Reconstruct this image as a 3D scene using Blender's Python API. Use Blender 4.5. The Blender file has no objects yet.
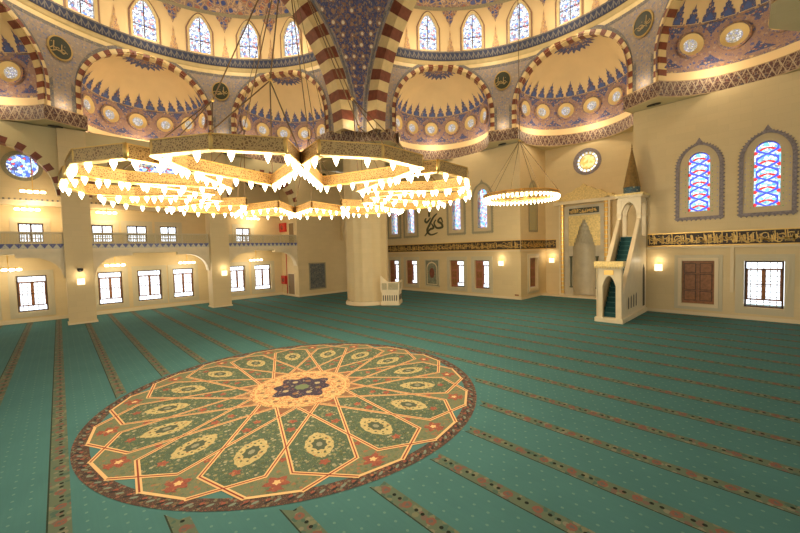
import bpy, math, random
from math import sin, cos, pi, sqrt, radians, degrees, atan2
from mathutils import Matrix, Vector
random.seed(7)
sc = bpy.context.scene
COL = sc.collection

# ------------------------------------------------------------------ camera
CAM = bpy.data.cameras.new('camera'); CO = bpy.data.objects.new('camera', CAM); COL.objects.link(CO)
CAM.sensor_width = 36.0; CAM.lens = 358.3 / 800 * 36.0; CAM.clip_end = 500
RX = Vector((0.68985339, 0.723458, -0.02666114)); RY = Vector((0.01370337, -0.0498699, -0.99866171)); RZ = Vector((-0.72381939, 0.68856482, -0.04431674))
M4 = Matrix(((RX[0], -RY[0], -RZ[0], 12.1356), (RX[1], -RY[1], -RZ[1], -6.3335), (RX[2], -RY[2], -RZ[2], 5.0), (0, 0, 0, 1)))
CO.matrix_world = M4
sc.camera = CO

# ------------------------------------------------------------------ world, exposure
W = bpy.data.worlds.new('world'); sc.world = W; W.use_nodes = True
bg = W.node_tree.nodes['Background']; bg.inputs[0].default_value = (0.88, 0.95, 1.0, 1); bg.inputs[1].default_value = 2.6
sc.view_settings.view_transform = 'Standard'; sc.view_settings.look = 'None'
sc.view_settings.gamma = 1.0; sc.view_settings.use_curve_mapping = False
sc.view_settings.exposure = 0.35
LAMP_WARM = (1.0, 0.83, 0.57)
def point_lamp(name, loc, energy, color=LAMP_WARM, size=0.2):
    l = bpy.data.lights.new(name, 'POINT'); l.energy = energy; l.color = color; l.shadow_soft_size = size
    o = bpy.data.objects.new(name, l); o.location = loc; COL.objects.link(o); return o
CHANDELIER_LIGHT = 240      # watts per lamp, 12 lamps under the lobes of the big chandelier
COVE_LIGHT = 300            # hidden cove lamps on the cornice in every exedra
SCONCE_LIGHT = 12

# ------------------------------------------------------------------ materials
MATS = {}
def nt(name):
    m = bpy.data.materials.new(name); m.use_nodes = True
    n = m.node_tree.nodes; l = m.node_tree.links
    return m, n, l, n['Principled BSDF']
def plain(name, c, rough=0.6, metal=0.0, emit=0.0, ecol=None, noise=0.0, nscale=3.0):
    if name in MATS: return MATS[name]
    m, n, l, b = nt(name)
    b.inputs['Base Color'].default_value = (*c, 1); b.inputs['Roughness'].default_value = rough; b.inputs['Metallic'].default_value = metal
    if emit: b.inputs['Emission Color'].default_value = (*(ecol or c), 1); b.inputs['Emission Strength'].default_value = emit
    if noise:
        tc = n.new('ShaderNodeTexCoord'); t = n.new('ShaderNodeTexNoise'); t.inputs['Scale'].default_value = nscale; t.inputs['Detail'].default_value = 5
        l.new(tc.outputs['Object'], t.inputs['Vector'])
        r = n.new('ShaderNodeValToRGB'); r.color_ramp.elements[0].position = 0.3; r.color_ramp.elements[1].position = 0.7
        r.color_ramp.elements[0].color = (*[v * (1 - noise) for v in c], 1); r.color_ramp.elements[1].color = (*[min(1, v * (1 + noise)) for v in c], 1)
        l.new(t.outputs['Fac'], r.inputs[0]); l.new(r.outputs[0], b.inputs['Base Color'])
    MATS[name] = m; return m
class G:
    """tiny shader maths helper"""
    def __init__(s, n, l): s.n = n; s.l = l
    def m(s, op, a, b=None, c=None):
        k = s.n.new('ShaderNodeMath'); k.operation = op
        for i, v in enumerate((a, b, c)):
            if v is None: continue
            if isinstance(v, (int, float)): k.inputs[i].default_value = v
            else: s.l.new(v, k.inputs[i])
        return k.outputs[0]
    def mix(s, f, a, b):
        k = s.n.new('ShaderNodeMix'); k.data_type = 'RGBA'
        if isinstance(f, (int, float)): k.inputs[0].default_value = f
        else: s.l.new(f, k.inputs[0])
        for i, v in ((6, a), (7, b)):
            if isinstance(v, tuple): k.inputs[i].default_value = (*v, 1)
            else: s.l.new(v, k.inputs[i])
        return k.outputs[2]
    def uv(s, kind='UV'):
        tc = s.n.new('ShaderNodeTexCoord'); x = s.n.new('ShaderNodeSeparateXYZ'); s.l.new(tc.outputs[kind], x.inputs[0])
        return tc.outputs[kind], x.outputs[0], x.outputs[1], x.outputs[2]
    def vor(s, vec, scale, feature='F1', rnd=1.0):
        v = s.n.new('ShaderNodeTexVoronoi'); v.feature = feature; v.inputs['Scale'].default_value = scale; v.inputs['Randomness'].default_value = rnd
        s.l.new(vec, v.inputs['Vector']); return v
    def ramp(s, f, stops, const=True):
        r = s.n.new('ShaderNodeValToRGB'); e = r.color_ramp; e.interpolation = 'CONSTANT' if const else 'LINEAR'
        while len(e.elements) < len(stops): e.elements.new(0.5)
        for i, (p, c) in enumerate(stops): e.elements[i].position = p; e.elements[i].color = (*c, 1)
        s.l.new(f, r.inputs[0]); return r.outputs[0]
    def chan(s, col):
        x = s.n.new('ShaderNodeSeparateColor'); s.l.new(col, x.inputs[0]); return x.outputs
def evenly(cols): return [(i / len(cols), c) for i, c in enumerate(cols)]
def pattern(name, base, cols, scale, line=None, linew=0.06, kind='UV', rough=0.6, rnd=1.0, emit=0, dot=0.42):
    """small woven / painted ornament: coloured blossoms on a base, optional scroll lines between them"""
    if name in MATS: return MATS[name]
    m, n, l, b = nt(name); g = G(n, l)
    vec, x, y, z = g.uv(kind)
    v = g.vor(vec, scale, 'F1', rnd); col = g.ramp(g.chan(v.outputs['Color'])[0], evenly(cols))
    inside = g.m('LESS_THAN', v.outputs['Distance'], dot)
    c = g.mix(inside, base, col)
    v3 = g.vor(vec, scale * 3.1, 'F1'); c = g.mix(g.m('LESS_THAN', v3.outputs['Distance'], 0.3), c, g.ramp(g.chan(v3.outputs['Color'])[1], evenly(cols)))
    if line:
        e = g.vor(vec, scale, 'DISTANCE_TO_EDGE', rnd); c = g.mix(g.m('LESS_THAN', e.outputs['Distance'], linew), c, line)
    l.new(c, b.inputs['Base Color']); b.inputs['Roughness'].default_value = rough
    MATS[name] = m; return m

CREAM = (0.66, 0.50, 0.24)
def stone(name, c, bw=1.1, bh=0.45, mort=0.9):
    """smooth cut stone, joints barely darker than the blocks"""
    if name in MATS: return MATS[name]
    m, n, l, b = nt(name); g = G(n, l)
    vec, x, y, z = g.uv('UV')
    t = n.new('ShaderNodeTexBrick'); l.new(vec, t.inputs['Vector'])
    t.inputs['Scale'].default_value = 1; t.inputs['Brick Width'].default_value = bw; t.inputs['Row Height'].default_value = bh
    t.inputs['Mortar Size'].default_value = 0.008; t.inputs['Mortar Smooth'].default_value = 0.3
    t.inputs['Color1'].default_value = (*c, 1); t.inputs['Color2'].default_value = (*[v * 0.95 for v in c], 1); t.inputs['Mortar'].default_value = (*[v * mort for v in c], 1)
    no = n.new('ShaderNodeTexNoise'); no.inputs['Scale'].default_value = 1.3; l.new(vec, no.inputs['Vector'])
    cc = g.mix(g.m('MULTIPLY', no.outputs['Fac'], 0.18), t.outputs['Color'], tuple(v * 0.8 for v in c))
    l.new(cc, b.inputs['Base Color']); b.inputs['Roughness'].default_value = 0.62
    MATS[name] = m; return m
M_WALL = stone('cream_stone', (0.74, 0.575, 0.31))
M_WALLSHADE = stone('cream_stone_shaded', (0.64, 0.53, 0.29), 1.6, 0.8, 0.93)  # same stone as the walls, darker: upper shade put into its colour
M_TRIM = plain('pale_moulding', (0.76, 0.62, 0.39), 0.5)
M_MARB = plain('ivory_marble', (0.80, 0.67, 0.44), 0.4, noise=0.06, nscale=1.5)
M_SUR = plain('greenish_surround', (0.60, 0.52, 0.34), 0.5)
M_GOLD = plain('gilding', (0.85, 0.55, 0.16), 0.35, 0.6)
M_DARK = plain('dark_wood', (0.09, 0.045, 0.02), 0.5)
M_WOOD = plain('walnut_wood', (0.30, 0.12, 0.04), 0.45, noise=0.25, nscale=6)
M_REDWOOD = plain('red_brown_shutter_wood', (0.40, 0.14, 0.08), 0.5, noise=0.15, nscale=5)
M_RED = plain('fire_red_paint', (0.55, 0.03, 0.02), 0.35)
M_BLACK = plain('black_metal', (0.015, 0.013, 0.012), 0.5)
M_CABLE = plain('bronze_cable', (0.16, 0.09, 0.03), 0.5)
M_BRICKRED = plain('oxblood_marble', (0.20, 0.055, 0.028), 0.45, noise=0.25, nscale=3)
M_VOUS = plain('cream_marble', (0.72, 0.55, 0.27), 0.45, noise=0.08, nscale=2)
M_PLASTER = plain('golden_plaster', (0.80, 0.59, 0.31), 0.7, noise=0.05, nscale=0.6)
M_BLUEL = plain('lapis_paint', (0.07, 0.10, 0.26), 0.6)
M_GLASSW = None
# painted ornament
M_SPAND = pattern('spandrel_painting', (0.33, 0.26, 0.20), [(0.20, 0.20, 0.27), (0.44, 0.30, 0.20), (0.26, 0.22, 0.23), (0.42, 0.33, 0.24), (0.20, 0.20, 0.28)], 5.5)
M_ROUNDZ = pattern('rosette_frieze_painting', (0.36, 0.22, 0.17), [(0.26, 0.17, 0.18), (0.44, 0.27, 0.18), (0.12, 0.12, 0.28), (0.46, 0.32, 0.24), (0.28, 0.18, 0.2), (0.14, 0.13, 0.26)], 4.5)
M_DOMEORN = pattern('dome_foot_painting', (0.30, 0.20, 0.16), [(0.05, 0.08, 0.26), (0.60, 0.42, 0.28), (0.42, 0.16, 0.09), (0.06, 0.10, 0.30), (0.10, 0.12, 0.30)], 1.9, line=(0.55, 0.36, 0.2), linew=0.05)
M_TREE = pattern('finial_painting', (0.07, 0.09, 0.22), [(0.06, 0.08, 0.26), (0.55, 0.38, 0.22), (0.30, 0.12, 0.10), (0.10, 0.12, 0.24)], 5)
M_ROSE = pattern('rosette_painting', (0.30, 0.20, 0.16), [(0.10, 0.10, 0.24), (0.50, 0.24, 0.12), (0.14, 0.12, 0.2), (0.6, 0.4, 0.2)], 4)
M_BORDER = pattern('grey_border_painting', (0.17, 0.15, 0.13), [(0.10, 0.11, 0.16), (0.3, 0.25, 0.18), (0.13, 0.12, 0.13)], 7)
def cornice_mat():
    m, n, l, b = nt('cornice_scroll_painting'); g = G(n, l); vec, u, v, z = g.uv('UV')
    t = g.m('PINGPONG', u, 0.46); a = g.m('ABSOLUTE', g.m('SUBTRACT', g.m('MULTIPLY', t, 2.28), v))
    a2 = g.m('ABSOLUTE', g.m('SUBTRACT', g.m('SUBTRACT', 1.05, g.m('MULTIPLY', t, 2.28)), v))
    no = g.n.new('ShaderNodeTexNoise'); no.inputs['Scale'].default_value = 4; l.new(vec, no.inputs['Vector'])
    lat = g.m('LESS_THAN', g.m('ADD', g.m('MINIMUM', a, a2), g.m('MULTIPLY', g.m('SUBTRACT', no.outputs['Fac'], .5), .25)), 0.062)
    v1 = g.vor(vec, 6.5); fl = g.m('LESS_THAN', v1.outputs['Distance'], 0.40)
    c = g.mix(fl, (0.085, 0.03, 0.024), g.ramp(g.chan(v1.outputs['Color'])[0], evenly([(0.26, 0.17, 0.10), (0.16, 0.05, 0.035), (0.32, 0.22, 0.14), (0.09, 0.035, 0.03), (0.10, 0.085, 0.10)])))
    e1 = g.vor(vec, 4.2, 'DISTANCE_TO_EDGE'); c = g.mix(g.m('LESS_THAN', e1.outputs['Distance'], .05), c, (0.27, 0.18, 0.11))
    c = g.mix(lat, c, (0.40, 0.29, 0.18))
    e = g.m('GREATER_THAN', g.m('ABSOLUTE', g.m('SUBTRACT', v, 0.525)), 0.47)
    c = g.mix(e, c, (0.42, 0.28, 0.14))
    l.new(c, b.inputs['Base Color']); b.inputs['Roughness'].default_value = 0.6; return m
M_CORN = cornice_mat()
def ring_mat():
    m, n, l, b = nt('blue_meander_band'); g = G(n, l); vec, u, v, z = g.uv('UV')
    t = g.m('PINGPONG', u, 0.22); s = g.m('ABSOLUTE', g.m('SUBTRACT', g.m('ADD', g.m('MULTIPLY', t, 1.8), 0.2), v))
    k = g.m('LESS_THAN', s, 0.07)
    k2 = g.m('LESS_THAN', g.m('ABSOLUTE', g.m('SUBTRACT', g.m('FRACT', g.m('MULTIPLY', u, 2.27)), 0.5)), 0.09)
    k2 = g.m('MULTIPLY', k2, g.m('LESS_THAN', g.m('ABSOLUTE', g.m('SUBTRACT', v, 0.4)), 0.28))
    c = g.mix(g.m('MAXIMUM', k, k2), (0.050, 0.06, 0.12), (0.25, 0.22, 0.20))
    e = g.m('GREATER_THAN', g.m('ABSOLUTE', g.m('SUBTRACT', v, 0.4)), 0.34); c = g.mix(e, c, (0.13, 0.08, 0.05))
    l.new(c, b.inputs['Base Color']); b.inputs['Roughness'].default_value = 0.5; return m
M_RING = ring_mat()
def pend_mat():
    m, n, l, b = nt('starred_pendentive_painting'); g = G(n, l); vec, u, v, z = g.uv('UV')
    c0 = g.vor(vec, 7.5); c = g.ramp(g.chan(c0.outputs['Color'])[0], evenly([(0.055, 0.06, 0.16), (0.13, 0.10, 0.15), (0.26, 0.13, 0.08), (0.07, 0.08, 0.2), (0.30, 0.2, 0.14)]))
    c = g.mix(g.m('LESS_THAN', c0.outputs['Distance'], 0.16), c, (0.5, 0.40, 0.30))
    s = g.vor(vec, 1.35, 'F1', 0.25); c = g.mix(g.m('LESS_THAN', s.outputs['Distance'], 0.27), c, (0.36, 0.20, 0.12))
    c = g.mix(g.m('LESS_THAN', s.outputs['Distance'], 0.17), c, (0.80, 0.68, 0.48))
    l.new(c, b.inputs['Base Color']); return m
M_PEND = pend_mat()
def carpet_mat():
    m, n, l, b = nt('teal_prayer_carpet'); g = G(n, l); vec, x, y, z = g.uv('Object')
    nz = n.new('ShaderNodeTexNoise'); nz.inputs['Scale'].default_value = 0.7; nz.inputs['Detail'].default_value = 6; l.new(vec, nz.inputs['Vector'])
    base = g.mix(nz.outputs['Fac'], (0.048, 0.140, 0.142), (0.070, 0.196, 0.196))
    mp = n.new('ShaderNodeMapping'); mp.inputs['Scale'].default_value = (0.6, 9, 1); l.new(vec, mp.inputs['Vector'])
    n2 = n.new('ShaderNodeTexNoise'); n2.inputs['Scale'].default_value = 2; l.new(mp.outputs[0], n2.inputs['Vector'])
    base = g.mix(g.m('MULTIPLY', n2.outputs['Fac'], 0.35), base, (0.036, 0.110, 0.120))
    # pale sprigs in diagonal rows
    sx = g.m('FRACT', g.m('MULTIPLY', x, 3.2)); row = g.m('FLOOR', g.m('MULTIPLY', y, 3.64)); sx = g.m('FRACT', g.m('ADD', g.m('MULTIPLY', x, 3.2), g.m('MULTIPLY', row, 0.5)))
    sy = g.m('FRACT', g.m('MULTIPLY', y, 3.64))
    d = g.m('ADD', g.m('POWER', g.m('SUBTRACT', sx, 0.5), 2), g.m('POWER', g.m('SUBTRACT', sy, 0.5), 2))
    base = g.mix(g.m('MULTIPLY', g.m('LESS_THAN', d, 0.010), 0.45), base, (0.17, 0.30, 0.24))
    # prayer row stripes every 1.65 m, cut short of the round medallion
    f = g.m('SUBTRACT', g.m('MODULO', g.m('ADD', y, 165.80), 1.65), 0.825)   # 0 at stripe centre
    r = g.m('SQRT', g.m('ADD', g.m('MULTIPLY', x, x), g.m('MULTIPLY', y, y)))
    far = g.m('GREATER_THAN', g.m('ADD', r, g.m('MULTIPLY', g.m('ABSOLUTE', f), 0.55)), 6.58)
    far = g.m('MAXIMUM', far, g.m('GREATER_THAN', g.m('ABSOLUTE', y), 6.2))
    af = g.m('ABSOLUTE', f); inn = g.m('MULTIPLY', g.m('LESS_THAN', af, 0.18), far)
    v1 = g.vor(vec, 7.5); fl = g.m('LESS_THAN', v1.outputs['Distance'], 0.5)
    sc_ = g.mix(fl, (0.095, 0.13, 0.09), g.ramp(g.chan(v1.outputs['Color'])[0], evenly([(0.15, 0.16, 0.10), (0.10, 0.13, 0.085), (0.14, 0.10, 0.08), (0.06, 0.11, 0.085), (0.17, 0.17, 0.12)])))
    px = g.m('SUBTRACT', g.m('FRACT', g.m('MULTIPLY', x, 1.6)), 0.5); rd = g.m('ADD', g.m('POWER', g.m('DIVIDE', px, 1.6), 2), g.m('POWER', g.m('SUBTRACT', f, 0.02), 2))
    v4 = g.vor(vec, 22); rd = g.m('ADD', rd, g.m('MULTIPLY', v4.outputs['Distance'], 0.006))
    sc_ = g.mix(g.m('LESS_THAN', rd, 0.0125), sc_, (0.18, 0.085, 0.065))
    sc_ = g.mix(g.m('LESS_THAN', rd, 0.0045), sc_, (0.10, 0.10, 0.09))
    px2 = g.m('SUBTRACT', g.m('FRACT', g.m('ADD', g.m('MULTIPLY', x, 1.6), 0.5)), 0.5)
    k1 = g.m('SUBTRACT', g.m('ABSOLUTE', px2), 0.13); rd2 = g.m('ADD', g.m('POWER', g.m('DIVIDE', k1, 1.6), 2), g.m('POWER', g.m('SUBTRACT', f, 0.04), 2))
    sc_ = g.mix(g.m('LESS_THAN', rd2, 0.0016), sc_, (0.010, 0.016, 0.012))
    ln = g.m('LESS_THAN', g.m('ABSOLUTE', g.m('ADD', f, 0.165)), 0.014); sc_ = g.mix(ln, sc_, (0.02, 0.035, 0.022))
    c = g.mix(inn, base, sc_)
    l.new(c, b.inputs['Base Color']); b.inputs['Roughness'].default_value = 0.9
    bp = n.new('ShaderNodeBump'); bp.inputs['Strength'].default_value = 0.25; n3 = n.new('ShaderNodeTexNoise'); n3.inputs['Scale'].default_value = 40; l.new(vec, n3.inputs['Vector']); l.new(n3.outputs['Fac'], bp.inputs['Height']); l.new(bp.outputs[0], b.inputs['Normal'])
    b.inputs['Specular IOR Level'].default_value = 0.15
    return m
M_CARPET = carpet_mat()
M_KITE = pattern('medallion_green_floral', (0.058, 0.095, 0.056), [(0.05, 0.10, 0.06), (0.22, 0.20, 0.10), (0.06, 0.08, 0.03), (0.30, 0.28, 0.18), (0.13, 0.15, 0.06), (0.04, 0.07, 0.05)], 9.5, kind='Object', rough=0.9)
M_LOBE = pattern('medallion_sage_floral', (0.13, 0.155, 0.085), [(0.15, 0.15, 0.06), (0.10, 0.13, 0.08), (0.22, 0.17, 0.07), (0.09, 0.12, 0.06), (0.26, 0.12, 0.06)], 9, kind='Object', rough=0.9)
M_INNER = pattern('medallion_rose_floral', (0.20, 0.10, 0.05), [(0.08, 0.12, 0.06), (0.30, 0.06, 0.03), (0.15, 0.14, 0.06), (0.35, 0.2, 0.1)], 6, kind='Object', rough=0.9)
M_YEL = pattern('medallion_yellow_floral', (0.42, 0.34, 0.15), [(0.50, 0.42, 0.18), (0.12, 0.13, 0.05), (0.46, 0.37, 0.16), (0.5, 0.42, 0.22), (0.34, 0.15, 0.05)], 8, kind='Object', rough=0.9, dot=0.3)
M_MBORD = pattern('medallion_border_floral', (0.055, 0.030, 0.022), [(0.17, 0.05, 0.035), (0.02, 0.02, 0.02), (0.14, 0.15, 0.10), (0.20, 0.08, 0.05), (0.13, 0.10, 0.05)], 11, kind='Object', rough=0.9)
M_FILI = pattern('medallion_gold_filigree', (0.36, 0.14, 0.06), [(0.55, 0.38, 0.16), (0.42, 0.16, 0.07), (0.5, 0.38, 0.18)], 7, line=(0.60, 0.40, 0.17), linew=0.07, kind='Object', rough=0.9)
M_NAVY = pattern('medallion_navy_floral', (0.028, 0.020, 0.045), [(0.03, 0.02, 0.06), (0.02, 0.02, 0.03), (0.18, 0.07, 0.06), (0.25, 0.22, 0.16)], 6, kind='Object', rough=0.9, dot=0.3)
M_STRAP = plain('strapwork_orange_wool', (0.66, 0.43, 0.20), 0.9)
M_STRAPR = plain('strapwork_oxblood_wool', (0.22, 0.035, 0.015), 0.9)
M_FLOWER = pattern('red_blossom_wool', (0.24, 0.065, 0.04), [(0.28, 0.07, 0.04), (0.36, 0.15, 0.06), (0.19, 0.045, 0.03)], 12, kind='Object', rough=0.9)
def band_gold_mat():
    m, n, l, b = nt('pierced_brass'); g = G(n, l); vec, u, v, z = g.uv('UV')
    w = g.vor(vec, 20, 'DISTANCE_TO_EDGE'); k = g.m('GREATER_THAN', w.outputs['Distance'], 0.16)
    c = g.mix(k, (0.62, 0.40, 0.15), (0.28, 0.15, 0.05))
    l.new(c, b.inputs['Base Color']); b.inputs['Metallic'].default_value = 0.35; b.inputs['Roughness'].default_value = 0.42; return m
M_BRASS = band_gold_mat()
M_BULB = plain('frosted_lit_bulb', (1, 0.93, 0.75), 0.4, emit=8, ecol=(1.0, 0.84, 0.55))
M_LAMPGLASS = plain('lit_lamp_glass', (1, 0.9, 0.7), 0.4, emit=5, ecol=(1.0, 0.82, 0.55))
def inscription_mat():
    m, n, l, b = nt('dark_inscription_ground'); g = G(n, l); vec, u, v, z = g.uv('UV')
    v1 = g.vor(vec, 6); c = g.mix(g.m('LESS_THAN', v1.outputs['Distance'], 0.22), (0.035, 0.02, 0.012), (0.16, 0.09, 0.03))
    l.new(c, b.inputs['Base Color']); return m
M_INSC = inscription_mat()
def stained(name, mode):
    """leaded coloured glass lit by the daylight behind it, small panes by their own emission"""
    m, n, l, b = nt(name); g = G(n, l); vec, u, v, z = g.uv('UV')
    WHT = (1.0, 1.0, 1.0); BLU = (0.10, 0.12, 0.85); RED = (0.85, 0.06, 0.05); CY = (0.25, 0.75, 0.95)
    if mode == 'ribbon':
        v1 = g.vor(vec, 9); c = g.ramp(g.chan(v1.outputs['Color'])[0], evenly([CY, WHT, (0.45, 0.85, 0.85), WHT, (0.7, 0.9, 0.95), WHT, (0.15, 0.5, 0.75)]))
        e = g.vor(vec, 9, 'DISTANCE_TO_EDGE'); c = g.mix(g.m('LESS_THAN', e.outputs['Distance'], 0.06), c, (0.25, 0.3, 0.35))
        au = g.m('ABSOLUTE', u)
        t2 = g.m('ABSOLUTE', g.m('SINE', g.m('MULTIPLY', g.m('ADD', v, 0.4), pi / .8))); kr = g.m('LESS_THAN', g.m('ABSOLUTE', g.m('SUBTRACT', au, g.m('MULTIPLY', t2, .60))), 0.14)
        up = g.m('GREATER_THAN', g.m('FRACT', g.m('MULTIPLY', g.m('ADD', v, 0.4), 1.25)), 0.5)
        c = g.mix(g.m('MULTIPLY', kr, up), c, RED)
        t = g.m('ABSOLUTE', g.m('SINE', g.m('MULTIPLY', v, pi / .8))); kb = g.m('LESS_THAN', g.m('ABSOLUTE', g.m('SUBTRACT', au, g.m('MULTIPLY', t, .55))), 0.12)
        c = g.mix(g.m('MULTIPLY', kb, g.m('LESS_THAN', au, 0.5)), c, BLU)
    elif mode == 'lattice':
        s = g.vor(vec, 7, 'F1', 0.25); c = g.ramp(g.chan(s.outputs['Color'])[0], evenly([WHT, CY, (0.25, 0.3, 0.9), WHT, (0.9, 0.3, 0.25), (0.5, 0.7, 1.0), WHT, (0.7, 0.5, 0.9)]))
        e = g.vor(vec, 7, 'DISTANCE_TO_EDGE', 0.25); c = g.mix(g.m('LESS_THAN', e.outputs['Distance'], 0.07), c, (0.15, 0.16, 0.2))
    elif mode == 'drum':
        s = g.vor(vec, 5.5, 'F1', 0.8); c = g.ramp(g.chan(s.outputs['Color'])[0], evenly([WHT, WHT, (0.65, 0.8, 1.0), WHT, (0.25, 0.35, 0.8), (0.8, 0.85, 1.0), WHT, (0.8, 0.35, 0.35)]))
        e = g.vor(vec, 5.5, 'DISTANCE_TO_EDGE', 0.8); c = g.mix(g.m('LESS_THAN', e.outputs['Distance'], 0.07), c, (0.22, 0.18, 0.2))
    elif mode == 'round':
        s = g.vor(vec, 5, 'F1', 0.9); c = g.ramp(g.chan(s.outputs['Color'])[0], evenly([WHT, (0.12, 0.2, 0.85), (0.5, 0.75, 1.0), WHT, (0.2, 0.3, 0.9), (0.75, 0.1, 0.12), (0.6, 0.8, 1)]))
        e = g.vor(vec, 5, 'DISTANCE_TO_EDGE', 0.9); c = g.mix(g.m('LESS_THAN', e.outputs['Distance'], 0.05), c, (0.1, 0.1, 0.2))
    elif mode == 'small':
        s = g.vor(vec, 9); c = g.ramp(g.chan(s.outputs['Color'])[0], evenly([(0.65, 0.55, 0.35), (0.9, 0.85, 0.8), (0.35, 0.38, 0.6), (0.55, 0.45, 0.3), (0.75, 0.75, 0.9)]))
        e = g.vor(vec, 9, 'DISTANCE_TO_EDGE'); c = g.mix(g.m('LESS_THAN', e.outputs['Distance'], 0.08), c, (0.25, 0.2, 0.12))
    elif mode == 'amber':
        s = g.vor(vec, 3.5); c = g.ramp(g.chan(s.outputs['Color'])[0], evenly([(0.75, 0.45, 0.10), (0.9, 0.6, 0.2), (0.65, 0.38, 0.09), (0.85, 0.6, 0.25)]))
        r = g.m('SQRT', g.m('ADD', g.m('MULTIPLY', u, u), g.m('MULTIPLY', v, v)))
        a = g.m('ARCTAN2', v, u); w = g.m('GREATER_THAN', g.m('SINE', g.m('MULTIPLY', a, 16)), -0.3)
        c = g.mix(g.m('MULTIPLY', g.m('GREATER_THAN', r, 0.74), w), c, (0.95, 0.95, 1.0))
        c = g.mix(g.m('LESS_THAN', g.m('ABSOLUTE', g.m('SUBTRACT', r, 0.70)), 0.03), c, (0.2, 0.12, 0.05))
    if mode == 'small':      # shell behind is closed, so the daylight is put in as emission
        b.inputs['Base Color'].default_value = (.1, .1, .1, 1); l.new(c, b.inputs['Emission Color']); b.inputs['Emission Strength'].default_value = .75; return m
    tr = n.new('ShaderNodeBsdfTransparent'); dk = g.mix(0.5, c, (0, 0, 0)); l.new(dk, tr.inputs[0])
    gl = n.new('ShaderNodeBsdfTranslucent'); l.new(c, gl.inputs[0])
    mx = n.new('ShaderNodeMixShader'); mx.inputs[0].default_value = 0.15; l.new(tr.outputs[0], mx.inputs[1]); l.new(gl.outputs[0], mx.inputs[2])
    out = [k for k in n if k.type == 'OUTPUT_MATERIAL'][0]; l.new(mx.outputs[0], out.inputs[0])
    return m
S_RIB = stained('ribbon_stained_glass', 'ribbon'); S_LAT = stained('lattice_stained_glass', 'lattice'); S_DRUM = stained('drum_stained_glass', 'drum')
S_ROUND = stained('round_stained_glass', 'round'); S_SMALL = stained('small_round_glass', 'small'); S_AMB = stained('amber_stained_glass', 'amber')
def clear_glass():
    m, n, l, b = nt('bright_window_glass'); out = [k for k in n if k.type == 'OUTPUT_MATERIAL'][0]
    tr = n.new('ShaderNodeBsdfTransparent'); tr.inputs[0].default_value = (0.97, 0.98, 1, 1); gl = n.new('ShaderNodeBsdfGlossy'); gl.inputs['Roughness'].default_value = 0.1
    mx = n.new('ShaderNodeMixShader'); mx.inputs[0].default_value = 0.06; l.new(tr.outputs[0], mx.inputs[1]); l.new(gl.outputs[0], mx.inputs[2]); l.new(mx.outputs[0], out.inputs[0]); return m
M_CLEAR = clear_glass()
M_RAILG = None

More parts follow.
